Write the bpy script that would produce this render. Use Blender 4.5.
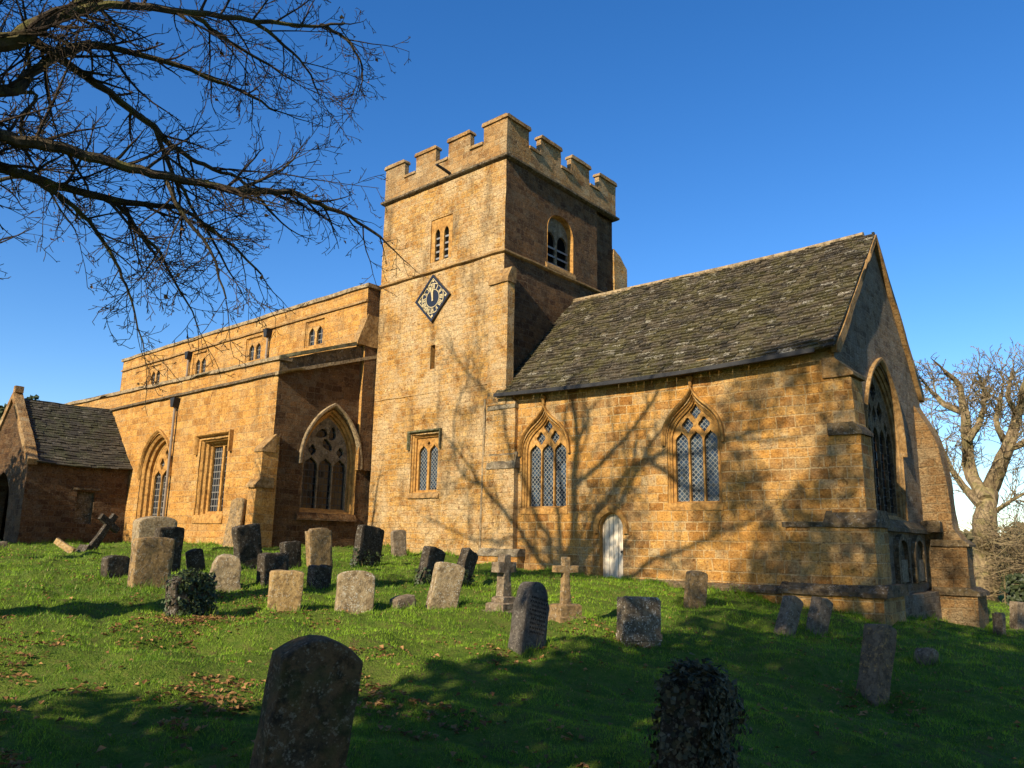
import bpy, bmesh, math, random
import numpy as np
from mathutils import Vector, Matrix, noise
from mathutils.geometry import delaunay_2d_cdt
for o in list(bpy.data.objects): bpy.data.objects.remove(o)
SC=bpy.context.scene; COL=SC.collection
random.seed(4); RNG=np.random.default_rng(7)
R=math.radians
# ------------------------------------------------------------------ camera
EYE=1.6
yaw,pit,rol=R(40.7),R(11.55),R(1.09)
d=Vector((-math.sin(yaw)*math.cos(pit),math.cos(yaw)*math.cos(pit),math.sin(pit)))
r=Vector((math.cos(yaw),math.sin(yaw),0)); u=r.cross(d)
r2=r*math.cos(rol)+u*math.sin(rol); u2=u*math.cos(rol)-r*math.sin(rol)
cam=bpy.data.cameras.new('camera'); camo=bpy.data.objects.new('camera',cam); COL.objects.link(camo)
cam.sensor_width=36; cam.lens=775.3/1024*36; cam.clip_start=.05; cam.clip_end=3000
M=Matrix((r2,u2,-d)).transposed().to_4x4(); M.translation=Vector((0,0,EYE)); camo.matrix_world=M
SC.camera=camo
# ------------------------------------------------------------------ sky and sun
AZ=R(5); EL=R(28)                      # sun almost due south, a touch east
SUN=Vector((math.sin(AZ)*math.cos(EL),-math.cos(AZ)*math.cos(EL),math.sin(EL)))
W=bpy.data.worlds.new('World'); SC.world=W; W.use_nodes=True
wn=W.node_tree.nodes; wl=W.node_tree.links
bg=wn['Background']; sky=wn.new('ShaderNodeTexSky'); sky.sky_type='NISHITA'; sky.sun_disc=False
sky.sun_elevation=EL; sky.sun_rotation=math.pi-AZ; sky.air_density=1.0; sky.dust_density=.35; sky.ozone_density=3.2; sky.altitude=100
wl.new(sky.outputs[0],bg.inputs[0]); bg.inputs[1].default_value=.115
hs=wn.new('ShaderNodeHueSaturation'); hs.inputs['Saturation'].default_value=1.3; hs.inputs['Hue'].default_value=.508; wl.new(sky.outputs[0],hs.inputs['Color']); wl.new(hs.outputs[0],bg.inputs[0])
sl=bpy.data.lights.new('sun','SUN'); slo=bpy.data.objects.new('sun',sl); COL.objects.link(slo)
sl.energy=5.0; sl.angle=R(.5); sl.color=(1,.86,.66); slo.rotation_euler=SUN.to_track_quat('Z','Y').to_euler(); slo.location=(0,-30,40)
SC.view_settings.view_transform='Standard'; SC.view_settings.look='None'; SC.view_settings.exposure=.8; SC.view_settings.gamma=1
SC.render.resolution_x=1024; SC.render.resolution_y=768
try:
    SC.cycles.max_bounces=5; SC.cycles.transparent_max_bounces=4
except Exception: pass
# ------------------------------------------------------------------ node helper
class NT:
    def __init__(s,name,rough=.9,spec=.2):
        s.m=bpy.data.materials.new(name); s.m.use_nodes=True; s.t=s.m.node_tree; s.N=s.t.nodes; s.b=s.N['Principled BSDF']
        s.b.inputs['Roughness'].default_value=rough; s.b.inputs['Specular IOR Level'].default_value=spec
    def n(s,ty,ins=None,**kw):
        nd=s.N.new('ShaderNode'+ty)
        for k,v in kw.items(): setattr(nd,k,v)
        for k,v in (ins or {}).items(): s.put(nd.inputs[k],v)
        return nd
    def put(s,sock,v):
        if hasattr(v,'is_output'): s.t.links.new(v,sock)
        elif isinstance(v,tuple) and len(v)==3 and sock.type=='RGBA': sock.default_value=(*v,1)
        else: sock.default_value=v
    def math(s,op,a,b=0,c=None,clamp=False):
        nd=s.N.new('ShaderNodeMath'); nd.operation=op; nd.use_clamp=clamp; s.put(nd.inputs[0],a); s.put(nd.inputs[1],b)
        if c is not None: s.put(nd.inputs[2],c)
        return nd.outputs[0]
    def noise(s,vec,scale,detail=3,rough=.55): 
        return s.n('TexNoise',{'Vector':vec,'Scale':scale,'Detail':detail,'Roughness':rough}).outputs[0]
    def rng(s,v,a,b,c=0,d=1):
        return s.n('MapRange',{0:v,1:a,2:b,3:c,4:d}).outputs[0]
    def mix(s,f,a,b,mode='MIX'):
        nd=s.n('MixRGB',{0:f,1:a,2:b}); nd.blend_type=mode; return nd.outputs[0]
    def bump(s,h,strength=.5,dist=.03):
        nd=s.n('Bump',{'Height':h,'Strength':strength,'Distance':dist}); s.t.links.new(nd.outputs[0],s.b.inputs['Normal'])
    def col(s,c): s.put(s.b.inputs['Base Color'],c)
def ironstone(name,row=.24,bw=.48,c1=(.46,.24,.07),c2=(.34,.165,.045),mortar=(.55,.39,.19),pale=.2,palecol=(.5,.38,.2),relief=.5,lichen=.3,dist=.03,dirt=.35,irr=.05,msize=.016,con=1.,pt=(.44,.62)):
    t=NT(name)
    ob=t.n('TexCoord').outputs['Object']; g=t.n('NewGeometry').outputs['Normal']
    sx=t.n('SeparateXYZ',{0:ob}); sn=t.n('SeparateXYZ',{0:g})
    isE=t.math('GREATER_THAN',t.math('ABSOLUTE',sn.outputs[0]),.7)
    uu=t.n('Mix',{0:isE,2:sx.outputs[0],3:sx.outputs[1]}).outputs[0]
    nz=t.n('TexNoise',{'Vector':ob,'Scale':1.6,'Detail':3}).outputs[1]
    dd=t.n('VectorMath',{0:nz,1:(.5,.5,.5)},operation='SUBTRACT').outputs[0]
    ds=t.n('SeparateXYZ',{0:dd})
    wob=t.math('MULTIPLY',t.noise(t.n('CombineXYZ',{2:sx.outputs[2]}).outputs[0],1.1,1),row*1.6)
    vv=t.math('ADD',t.math('ADD',sx.outputs[2],wob),t.math('MULTIPLY',ds.outputs[2],irr*1.4))
    uu=t.math('ADD',uu,t.math('MULTIPLY',ds.outputs[0],irr*3))
    vec=t.n('CombineXYZ',{0:uu,1:vv}).outputs[0]
    br=t.n('TexBrick',{'Vector':vec,'Color1':(0,0,0),'Color2':(1,1,1),'Mortar':(.5,.5,.5),'Scale':1,'Mortar Size':msize,'Mortar Smooth':.35,'Bias':0,'Brick Width':bw,'Row Height':row},offset=.47,offset_frequency=2,squash=.72,squash_frequency=3)
    tone=br.outputs[0]; mor=br.outputs[1]
    tone=t.math('ADD',t.math('MULTIPLY',tone,con),.5*(1-con)); tone=t.math('ADD',tone,t.math('MULTIPLY',t.math('SUBTRACT',t.noise(ob,5,5,.7),.5),.7),clamp=True)
    rp=t.n('ValToRGB',{0:tone}); e=rp.color_ramp.elements; mx_=lambda k,c:tuple(min(1,a*b) for a,b in zip(c,k))+(1,)
    e[0].position=0; e[0].color=mx_((.68,.62,.6),c2); e[1].position=1; e[1].color=mx_((1,1,1),palecol)
    for ps,cc in ((.22,mx_((1,1,1),c2)),(.55,mx_((1.05,.97,.85),c1)),(.85,mx_((1.12,1.12,1.15),c1))): q=e.new(ps); q.color=cc
    c=rp.outputs[0]
    n1=t.noise(ob,.45,4); n2=t.noise(ob,3.2,5,.65); n3=t.noise(ob,22,4,.7)
    c=t.mix(t.rng(n2,.42,.75,0,.65),c,(c2[0]*.8,c2[1]*.72,c2[2]*.7))
    c=t.mix(t.rng(n2,.5,.25,0,.5),c,(c1[0]*1.12,c1[1]*1.22,c1[2]*1.5))
    c=t.mix(t.math('MULTIPLY',mor,t.rng(n1,.3,.6,.25,.95)),c,mortar)
    c=t.mix(t.math('MULTIPLY',t.rng(t.noise(ob,1.1,6,.7),pt[0],pt[1],0,1),pale),c,palecol)
    li=t.rng(t.noise(ob,9,5,.75),.60,.70,0,lichen)
    c=t.mix(li,c,(.64,.50,.29)); c=t.mix(t.rng(t.noise(ob,14,4,.7),.60,.67,0,lichen*1.2),c,(.68,.50,.27))
    c=t.mix(t.math('MULTIPLY',t.rng(t.noise(t.n('VectorMath',{0:ob,1:(1.5,1.5,.35)},operation='MULTIPLY').outputs[0],1,5,.65),.54,.72,0,1),dirt),c,(.09,.065,.035))
    c=t.mix(t.rng(n3,.32,.68,.0,.75),c,t.mix(1,c,(.42,.36,.30),'MULTIPLY')); c=t.mix(t.rng(t.noise(ob,11,5,.75),.54,.66,0,.8),c,t.mix(1,c,(.42,.32,.24),'MULTIPLY'))
    t.col(c)
    n7=t.noise(ob,7.5,6,.72)
    h=t.math('ADD',t.math('MULTIPLY',mor,-.45),t.math('ADD',t.math('MULTIPLY',n3,.5),t.math('MULTIPLY',n7,1.7)))
    h=t.math('ADD',h,t.math('MULTIPLY',tone,.3))
    t.bump(h,relief,dist); return t.m
def stone(name,c1,c2,lich=(.45,.42,.34),la=.3,dark=(.05,.045,.035),da=.3,scale=1,rnd=True,bump=.5,moss=0):
    t=NT(name); ob=t.n('TexCoord').outputs['Object']
    if rnd:
        rd=t.n('ObjectInfo').outputs['Random']
        off=t.n('CombineXYZ',{0:t.math('MULTIPLY',rd,91.),1:t.math('MULTIPLY',rd,37.),2:t.math('MULTIPLY',rd,53.)}).outputs[0]
        ob=t.n('VectorMath',{0:ob,1:off},operation='ADD').outputs[0]
    n1=t.noise(ob,3*scale,5,.65); n2=t.noise(ob,14*scale,5,.7); n3=t.noise(ob,60*scale,3,.7)
    c=t.mix(t.rng(n1,.38,.62),c1,c2); c=t.mix(t.rng(t.noise(ob,9*scale,6,.75),.45,.62,0,.75),c,t.mix(1,c,(.38,.33,.28),'MULTIPLY'))
    c=t.mix(t.rng(t.noise(ob,4.5*scale,6,.7),.5,.62,0,da),c,dark)
    if moss: c=t.mix(t.rng(t.noise(ob,2.6*scale,5,.7),.48,.62,0,moss),c,(.075,.085,.02))
    vo=t.n('TexVoronoi',{'Vector':ob,'Scale':26*scale}).outputs[0]
    sp=t.math('MULTIPLY',t.rng(t.math('ADD',vo,t.math('MULTIPLY',t.noise(ob,40*scale,2),.35)),.58,.38,0,1),t.rng(t.noise(ob,3.5*scale,5,.7),.50,.60,0,la))
    c=t.mix(t.math('MAXIMUM',sp,t.rng(n2,.56,.66,0,la)),c,lich)
    c=t.mix(t.rng(n3,.3,.7,0,.5),c,t.mix(1,c,(.5,.48,.45),'MULTIPLY'))
    t.col(c); t.bump(t.math('ADD',t.math('MULTIPLY',n2,1.),t.math('MULTIPLY',n3,.35)),bump*1.4,.045/scale); return t.m
def plain(name,c,rough=.6,spec=.4,metal=0,nz=.25,scale=12):
    t=NT(name,rough,spec); ob=t.n('TexCoord').outputs['Object']
    n=t.noise(ob,scale,5,.65); t.b.inputs['Metallic'].default_value=metal
    t.col(t.mix(t.rng(n,.3,.7,0,nz),c,(c[0]*.4,c[1]*.4,c[2]*.4))); t.bump(n,.2,.01); return t.m
MAT={}
MAT['ashlar']=ironstone('chancel_ironstone',.24,.44,(.60,.335,.085),(.47,.23,.05),(.64,.46,.22),pale=.45,relief=.8,lichen=.3,dirt=.55,dist=.07,con=1.)
MAT['tower']=ironstone('tower_ironstone',.18,.34,(.62,.37,.105),(.49,.25,.06),(.62,.45,.22),pale=.8,palecol=(.70,.53,.29),pt=(.42,.60),relief=.9,lichen=.55,dirt=.65,msize=.014,dist=.09,irr=.10,con=.75)
MAT['rubble']=ironstone('rubble_ironstone',.20,.36,(.29,.16,.062),(.18,.092,.034),(.26,.175,.09),pale=.3,palecol=(.28,.20,.11),relief=1.0,lichen=.4,dist=.22,irr=.09,dirt=.4)  # colour kept low so the east faces look less sunlit
MAT['aisle']=ironstone('aisle_ironstone',.25,.50,(.62,.345,.088),(.50,.25,.055),(.56,.40,.19),pale=.3,relief=.8,lichen=.3,dirt=.5,msize=.01,dist=.07,con=.8,irr=.06)
MAT['gable']=ironstone('gable_ironstone',.17,.34,(.46,.36,.23),(.31,.23,.14),(.46,.39,.27),pale=.8,palecol=(.50,.44,.33),relief=1.0,lichen=.4,dist=.22,irr=.08,dirt=.5)
MAT['parapet']=ironstone('parapet_ironstone',.24,.50,(.43,.26,.095),(.31,.17,.055),(.42,.30,.15),pale=.6,palecol=(.47,.37,.21),relief=.9,lichen=.7,dirt=.5,msize=.012,dist=.06)
MAT['greybutt']=ironstone('weathered_buttress_stone',.26,.50,(.42,.265,.11),(.29,.17,.065),(.38,.28,.14),pale=.7,palecol=(.43,.335,.19),relief=1.0,lichen=.4,dist=.12,irr=.08,dirt=.5,con=.6)
MAT['trim']=stone('dressed_stone',(.40,.25,.10),(.30,.17,.055),(.52,.44,.29),.35,(.1,.07,.04),.2,.8,False)
MAT['frame']=stone('window_stone',(.50,.28,.08),(.42,.21,.05),(.5,.42,.28),.15,(.16,.09,.03),.3,.9,False,.3)
MAT['greystone']=stone('weathered_grey_stone',(.27,.22,.14),(.19,.15,.095),(.48,.44,.35),.45,(.05,.043,.03),.5,.8,False,.5,.15)
MAT['coping']=stone('lichened_coping',(.40,.30,.165),(.29,.21,.115),(.54,.47,.34),.6,(.07,.06,.04),.4,.8,False,.5,.1)
MAT['ledge']=stone('blackened_ledge',(.20,.14,.07),(.12,.085,.045),(.45,.42,.34),.45,(.03,.026,.018),.6,.8,False,.6,.15)
MAT['mossy']=stone('mossy_stone',(.20,.18,.10),(.12,.11,.06),(.4,.4,.3),.4,(.03,.03,.02),.5,.8,False,.6,.8)
MAT['lead']=plain('black_iron',(.02,.02,.02),.6,.3)
MAT['pipe']=plain('drainpipe_paint',(.22,.17,.12),.5,.4)
MAT['louvre']=plain('grey_louvre_wood',(.20,.20,.20),.8,.2)
MAT['void']=plain('unlit_inside',(.006,.006,.006),.95,.0)  # black paint stands in for unlit space behind openings and inside the hedge
MAT['blackpaint']=plain('black_clock_paint',(.012,.013,.018),.35,.5)
MAT['gold']=plain('gilt_paint',(.50,.40,.20),.45,.5)
def glass_mat(name,c1,c2,lead,step,rect=False,axis=0,lw=.10):
    t=NT(name,.12,.35); ob=t.n('TexCoord').outputs['Object']; s=t.n('SeparateXYZ',{0:ob})
    U=s.outputs[axis]; V=s.outputs[2]
    a=t.math('ADD',U,V) if not rect else U; b=t.math('SUBTRACT',V if not rect else t.math('MULTIPLY',V,.7),0 if rect else U)
    ln=None; cells=[]
    for q in (a,b):
        x=t.math('DIVIDE',q,step); f=t.math('FRACT',x); cells.append(t.math('FLOOR',x))
        e=t.math('LESS_THAN',t.math('MINIMUM',f,t.math('SUBTRACT',1,f)),lw)
        ln=e if ln is None else t.math('MAXIMUM',ln,e)
    wn_=t.n('TexWhiteNoise',{0:t.n('CombineXYZ',{0:cells[0],1:cells[1]}).outputs[0]})
    c=t.mix(wn_.outputs[0],c1,c2); c=t.mix(ln,c,lead); t.col(c)
    t.put(t.b.inputs['Roughness'],t.rng(ln,0,1,.1,.7))
    # each quarry sits at a slightly different tilt
    nv=t.n('VectorMath',{0:wn_.outputs[1],1:(.5,.5,.5)},operation='SUBTRACT').outputs[0]
    g=t.n('NewGeometry').outputs['Normal']
    nn=t.n('VectorMath',{0:g,1:t.n('VectorMath',{0:nv,3:.10},operation='SCALE').outputs[0]},operation='ADD').outputs[0]
    t.put(t.b.inputs['Normal'],t.n('VectorMath',{0:nn},operation='NORMALIZE').outputs[0]); return t.m
MAT['glassS']=glass_mat('leaded_glass',(.008,.014,.022),(.03,.05,.075),(.17,.17,.15),.135,False,0,.09)
MAT['glassE']=glass_mat('leaded_glass_dark',(.004,.005,.006),(.012,.013,.014),(.03,.03,.028),.16,True,1,.08)
MAT['glassA']=glass_mat('leaded_glass_squares',(.006,.010,.014),(.02,.028,.036),(.14,.13,.11),.17,True,0,.08)
def door_mat():
    t=NT('peeling_white_paint',.7,.3); ob=t.n('TexCoord').outputs['Object']; s=t.n('SeparateXYZ',{0:ob})
    f=t.math('FRACT',t.math('DIVIDE',s.outputs[0],.145)); gap=t.math('LESS_THAN',f,.10)
    n=t.noise(t.n('VectorMath',{0:ob,1:(9,9,1.6)},operation='MULTIPLY').outputs[0],2.2,6,.7)
    c=t.mix(t.rng(n,.47,.6,0,.75),(.82,.71,.52),(.42,.33,.21)); c=t.mix(t.rng(s.outputs[2],1.2,.8,0,.5),c,(.4,.33,.24))
    c=t.mix(gap,c,(.12,.09,.06)); t.col(c); t.bump(t.math('SUBTRACT',n,t.math('MULTIPLY',gap,2)),.3,.01); return t.m
MAT['door']=door_mat()
def slate_mat(name,dark,light,moss,ma,wa):
    t=NT(name,.85,.25); ob=t.n('TexCoord').outputs['Object']
    at=t.n('VertexColor',layer_name='tint').outputs[0]; v=t.n('SeparateColor',{0:at}).outputs
    c=t.mix(v[0],dark,light)
    n=t.noise(ob,1.6,6,.72); n2=t.noise(ob,20,5,.75)
    c=t.mix(t.rng(n,.45,.60,0,ma),c,moss)
    c=t.mix(t.math('MULTIPLY',t.math('GREATER_THAN',v[1],.93),t.rng(n2,.47,.60,0,wa)),c,(.36,.33,.25))
    c=t.mix(t.rng(n2,.58,.66,0,wa),c,(.40,.37,.28)); c=t.mix(t.rng(t.noise(ob,7,5,.75),.5,.64,0,.7),c,(.022,.019,.014))
    t.col(c); t.bump(t.math('ADD',n2,t.math('MULTIPLY',n,.5)),.6,.025); return t.m
MAT['slate']=slate_mat('stone_slates',(.020,.016,.010),(.088,.068,.040),(.082,.072,.018),.65,1.0)
MAT['slateporch']=slate_mat('porch_stone_slates',(.03,.027,.02),(.075,.065,.045),(.05,.055,.018),.6,.35)
# ------------------------------------------------------------------ mesh helper
def inside(P,poly):
    poly=np.asarray(poly); x=P[:,0];y=P[:,1]; c=np.zeros(len(P),bool); j=len(poly)-1
    for i in range(len(poly)):
        xi,yi=poly[i];xj,yj=poly[j]
        m=((yi>y)!=(yj>y)); 
        if yi!=yj: c^=m&(x<(xj-xi)*(y-yi)/(yj-yi)+xi)
        j=i
    return c
def subdiv(poly,sp):
    o=[]
    for i in range(len(poly)):
        a=np.array(poly[i],float);b=np.array(poly[(i+1)%len(poly)],float)
        k=max(1,int(np.linalg.norm(b-a)/sp+.5))
        o+= [tuple(a+(b-a)*j/k) for j in range(k)]
    return o
def tri(outer,holes,sp):
    outer=subdiv(outer,sp); holes=[subdiv(h,sp) for h in holes]
    pts=[];edges=[]
    for lp in [outer]+holes:
        s=len(pts); pts+=lp; edges+=[(s+i,s+(i+1)%len(lp)) for i in range(len(lp))]
    A=np.array(outer); g=[]
    xs=np.arange(A[:,0].min()+sp/2,A[:,0].max(),sp); ys=np.arange(A[:,1].min()+sp/2,A[:,1].max(),sp)
    if len(xs)*len(ys)>0:
        G=np.array([(x+sp*.2*math.sin(7*y),y) for x in xs for y in ys])
        k=inside(G,outer)
        for h in holes: k&=~inside(G,h)
        G=G[k]
        if len(G):
            B=np.array(pts); dm=np.sqrt(((G[:,None]-B[None])**2).sum(2)).min(1); G=G[dm>sp*.45]
            g=[tuple(q) for q in G]
    v,e,f,*_=delaunay_2d_cdt([Vector(p) for p in pts+g],edges,[],0,1e-6)
    V=np.array([tuple(p) for p in v]); C=np.array([V[list(q)].mean(0) for q in f])
    k=inside(C,outer)
    for h in holes: k&=~inside(C,h)
    F=[tuple(q) for q,kk in zip(f,k) if kk]
    # force CCW
    F=[q if np.cross(V[q[1]]-V[q[0]],V[q[2]]-V[q[0]])>0 else q[::-1] for q in F]
    return V,F,outer,holes
def plane(ax,c):
    if ax=='S': return lambda u,v,dp:(u,c+dp,v)
    if ax=='E': return lambda u,v,dp:(c-dp,u,v)
    if ax=='N': return lambda u,v,dp:(u,c-dp,v)
    if ax=='W': return lambda u,v,dp:(c+dp,u,v)
    if ax=='T': return lambda u,v,dp:(u,v,c-dp)
class MB:
    def __init__(s): s.v=[];s.f=[];s.mi=[];s.tint=[]
    def add(s,V,F,mi=0,tint=None):
        o=len(s.v); s.v+=[tuple(p) for p in V]; s.f+=[tuple(i+o for i in q) for q in F]; s.mi+=[mi]*len(F)
        s.tint+=[tint or (0,0,0)]*len(F)
    def sheet(s,pl,outer,holes=(),sp=.3,mi=0,dp=0,flip=False):
        V,F,_,_=tri(outer,holes,sp)
        s.add([pl(a,b,dp) for a,b in V],[q[::-1] for q in F] if flip else F,mi)
    def prism(s,pl,outer,d0,d1,holes=(),sp=.3,mi=0,back=True):
        V,F,o,hs=tri(outer,holes,sp)
        s.add([pl(a,b,d0) for a,b in V],F,mi)
        if back: s.add([pl(a,b,d1) for a,b in V],[q[::-1] for q in F],mi)
        k=max(1,int(abs(d1-d0)/sp+.5))
        for lp in [o]+hs: s.loft([[pl(a,b,d0+(d1-d0)*j/k) for a,b in lp] for j in range(k+1)],mi)
    def loft(s,loops,mi=0,closed=True):
        n=len(loops[0]); V=[p for l in loops for p in l]; F=[]
        for j in range(len(loops)-1):
            for i in range(n if closed else n-1):
                k=(i+1)%n; F.append((j*n+i,j*n+k,(j+1)*n+k,(j+1)*n+i))
        s.add(V,F,mi)
    def box(s,x0,x1,y0,y1,z0,z1,sp=.3,mi=0):
        s.prism(plane('S',y0),[(x0,z0),(x1,z0),(x1,z1),(x0,z1)],0,y1-y0,(),sp,mi)
    def tube(s,pts,radii,sides=6,mi=0,cap=True):
        pts=[Vector(p) for p in pts]; n=len(pts); loops=[]
        up=Vector((0,0,1)); t0=(pts[1]-pts[0]).normalized()
        a=t0.orthogonal().normalized()
        for i,p in enumerate(pts):
            t=(pts[min(i+1,n-1)]-pts[max(i-1,0)]).normalized()
            a=(a-t*a.dot(t)); a=a.normalized() if a.length>1e-6 else t.orthogonal().normalized(); b=t.cross(a)
            rr=radii[i]
            loops.append([tuple(p+(a*math.cos(q)+b*math.sin(q))*rr) for q in [2*math.pi*k/sides for k in range(sides)]])
        s.loft(loops,mi)
        if cap:
            s.add(loops[-1],[tuple(range(sides))],mi); s.add(loops[0],[tuple(range(sides))[::-1]],mi)
    def build(s,name,mats,parent=None,amp=0.,freq=1.3,amp2=0.,freq2=5.,weld=True,fix=True,smooth=40,world=True):
        me=bpy.data.meshes.new(name); V=np.array(s.v,float)
        if amp or amp2:
            for i,p in enumerate(V):
                q=Vector(p); V[i]=p+np.array(noise.noise_vector(q*freq))*amp+(np.array(noise.noise_vector(q*freq2))*amp2 if amp2 else 0)
        me.from_pydata(V.tolist(),[],s.f); me.polygons.foreach_set('material_index',s.mi)
        if any(t!=(0,0,0) for t in s.tint):
            ca=me.color_attributes.new('tint','FLOAT_COLOR','CORNER'); arr=[]
            for p,t in zip(me.polygons,s.tint): arr+= [(*t,1)]*p.loop_total
            ca.data.foreach_set('color',np.array(arr,'f').ravel())
        if weld:
            bm=bmesh.new(); bm.from_mesh(me); bmesh.ops.remove_doubles(bm,verts=bm.verts,dist=.0008)
            if fix: bmesh.ops.recalc_face_normals(bm,faces=bm.faces)
            bm.to_mesh(me); bm.free()
        for m in (mats if isinstance(mats,(list,tuple)) else [mats]): me.materials.append(MAT[m] if isinstance(m,str) else m)
        if smooth:
            me.polygons.foreach_set('use_smooth',[True]*len(me.polygons)); me.set_sharp_from_angle(angle=R(smooth))
        me.update(); o=bpy.data.objects.new(name,me); COL.objects.link(o)
        if parent is not None: child(o,parent,world)
        return o
def child(o,parent,world=True):
    o.parent=parent
    if world: o.matrix_parent_inverse=root_inv(parent)
def root_inv(p):
    m=p.matrix_basis.copy(); q=p
    while q.parent: m=q.parent.matrix_basis@q.matrix_parent_inverse@m; q=q.parent
    return m.inverted()
def tag(o,label=None,cat=None,group=None,kind=None):
    for k,v in (('label',label),('category',cat),('group',group),('kind',kind)):
        if v: o[k]=v
    return o
def empty(name,loc,label,cat,group=None):
    o=bpy.data.objects.new(name,None); COL.objects.link(o); o.location=loc; o.empty_display_size=.2; return tag(o,label,cat,group)
# ------------------------------------------------------------------ ground
CTRL=np.array([(0,0,0),(-4,3,.12),(3,4,-.1),(4,-8,0),(-12,-6,.4),(-11.7,3.6,.55),(-12.1,7.2,.64),(-12.5,11.1,.77),(-12.8,14.2,.87),(-11.7,17.8,.73),
(-10,17.8,.58),(-7.6,17.8,.42),(-5.3,17.5,.14),(-4.6,25.5,-.48),(-15.5,17.2,.86),(-17,17.7,1.02),(-20.8,17.7,1.28),(-22,13.6,1.25),(-32.5,13.8,1.2),
(-32.2,10.5,1.2),(-2,9,-.08),(0,15,-.35),(3,25,-.6),(-3,38,-.75),(-10,60,-.9),(-30,50,0),(-45,10,1.3),(-45,-5,1.2),(-25,5,1.0),(-7,9,.36),(15,15,-.7),(15,45,-1.),(-70,20,1.5),(-30,-20,.8)],float)
def _k(r2): return np.where(r2>0,r2*np.log(np.maximum(r2,1e-9)),0)
_n=len(CTRL)
_d=((CTRL[:,None,:2]-CTRL[None,:,:2])**2).sum(2)
_A=np.zeros((_n+3,_n+3));_A[:_n,:_n]=_k(_d)+np.eye(_n)*3.0
_A[:_n,_n]=1;_A[:_n,_n+1:]=CTRL[:,:2];_A[_n,:_n]=1;_A[_n+1:,:_n]=CTRL[:,:2].T
_W=np.linalg.solve(_A,np.r_[CTRL[:,2],0,0,0])
def ground(x,y):
    x=np.asarray(x,float);y=np.asarray(y,float)
    xc=np.clip(x,-75,20);yc=np.clip(y,-22,62)
    r2=(xc[...,None]-CTRL[:,0])**2+(yc[...,None]-CTRL[:,1])**2
    z=_k(r2)@_W[:_n]+_W[_n]+_W[_n+1]*xc+_W[_n+2]*yc
    return z

def gz(x,y): return float(ground(x,y))
def lumps(X,Y):
    z=np.zeros(X.shape); rg=np.random.default_rng(3)
    for wl_,am,n in ((2.6,.022,10),(1.1,.016,14),(.5,.011,18)):
        for _ in range(n):
            a=rg.uniform(0,math.pi); k=2*math.pi/(wl_*rg.uniform(.7,1.4))
            z+=am/math.sqrt(n)*2.5*np.sin(k*(X*math.cos(a)+Y*math.sin(a))+rg.uniform(0,6.28))
    return z
def gfull(x,y): return ground(x,y)+lumps(np.asarray(x,float),np.asarray(y,float))
def axis(lo,hi,step,far):
    a=list(np.arange(lo,hi+1e-6,step)); s=step; x=hi; b=[]
    while x<far: s*=1.35; x+=s; b.append(x)
    s=step; x=lo; c=[]
    while x>-far: s*=1.35; x-=s; c.append(x)
    return np.array(c[::-1]+a+b)
gx=axis(-34,6,.16,900); gy=axis(-4,30,.16,900)
GX,GY=np.meshgrid(gx,gy,indexing='ij')
near=np.clip((140-np.hypot(GX,GY))/60,0,1)
GZ=ground(GX,GY)+lumps(GX,GY)*near
ni,nj=GX.shape; idx=np.arange(ni*nj).reshape(ni,nj)
Fq=np.stack([idx[:-1,:-1],idx[1:,:-1],idx[1:,1:],idx[:-1,1:]],-1).reshape(-1,4)
me=bpy.data.meshes.new('ground'); me.from_pydata(np.stack([GX,GY,GZ],-1).reshape(-1,3).tolist(),[],Fq.tolist())
me.polygons.foreach_set('use_smooth',[True]*len(me.polygons))
def grass_ground():
    t=NT('turf_soil',.95,.1); ob=t.n('TexCoord').outputs['Object']
    n=t.noise(ob,.7,5,.6); n2=t.noise(ob,6,5,.7); n3=t.noise(ob,40,3,.7)
    c=t.mix(t.rng(n2,.35,.65),(.07,.12,.014),(.15,.19,.028)); c=t.mix(t.rng(n,.5,.7,0,.45),c,(.12,.12,.03))
    c=t.mix(t.rng(n2,.56,.66,0,.75),c,(.10,.07,.032)); c=t.mix(t.rng(n3,.3,.7,0,.6),c,t.mix(1,c,(.4,.42,.4),'MULTIPLY'))
    t.col(c); t.bump(t.math('ADD',n3,n2),.8,.04); return t.m
me.materials.append(grass_ground()); go=bpy.data.objects.new('ground',me); COL.objects.link(go); tag(go,kind='structure')
# ------------------------------------------------------------------ church
church=empty('church',(-14,18,.8),'honey coloured ironstone church with a battlemented square tower and slate roofed chancel','church')
def part(mb,name,mats,parent=None,**k): return mb.build(name,mats,parent or church,**k)
def arch(cx,hw,base,spring,apex,n=14,ogee=False):
    H=apex-spring; L=[]
    if ogee:
        P=[(-hw,0),(-hw*.98,.62*H),(-.22*hw,.62*H),(0,H)]
        for i in range(n+1):
            s=i/n; q=1-s; b=(q**3,3*q*q*s,3*q*s*s,s**3)
            L.append((sum(b[k]*P[k][0] for k in range(4)),sum(b[k]*P[k][1] for k in range(4))))
    else:
        Rr=(hw*hw+H*H)/(2*hw); c=-hw+Rr; a1=math.atan2(H,-c) if True else 0
        for i in range(n+1):
            a=math.pi+(a1-math.pi)*i/n; L.append((c+Rr*math.cos(a),Rr*math.sin(a)))
        L[-1]=(0,H)
    left=[(cx+x,spring+y) for x,y in L]; right=[(cx-x,spring+y) for x,y in L[:-1]][::-1]
    return [(cx-hw,base)]+left+right+[(cx+hw,base)]          # clockwise from bottom left
def ccw(p): return p[::-1]
def quatre(cx,cy,a,b,n=24): return [(cx+a*(1+.16*math.cos(4*t))/1.16*math.cos(t),cy+b*(1+.16*math.cos(4*t))/1.16*math.sin(t)) for t in [2*math.pi*k/n for k in range(n)]]
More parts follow.
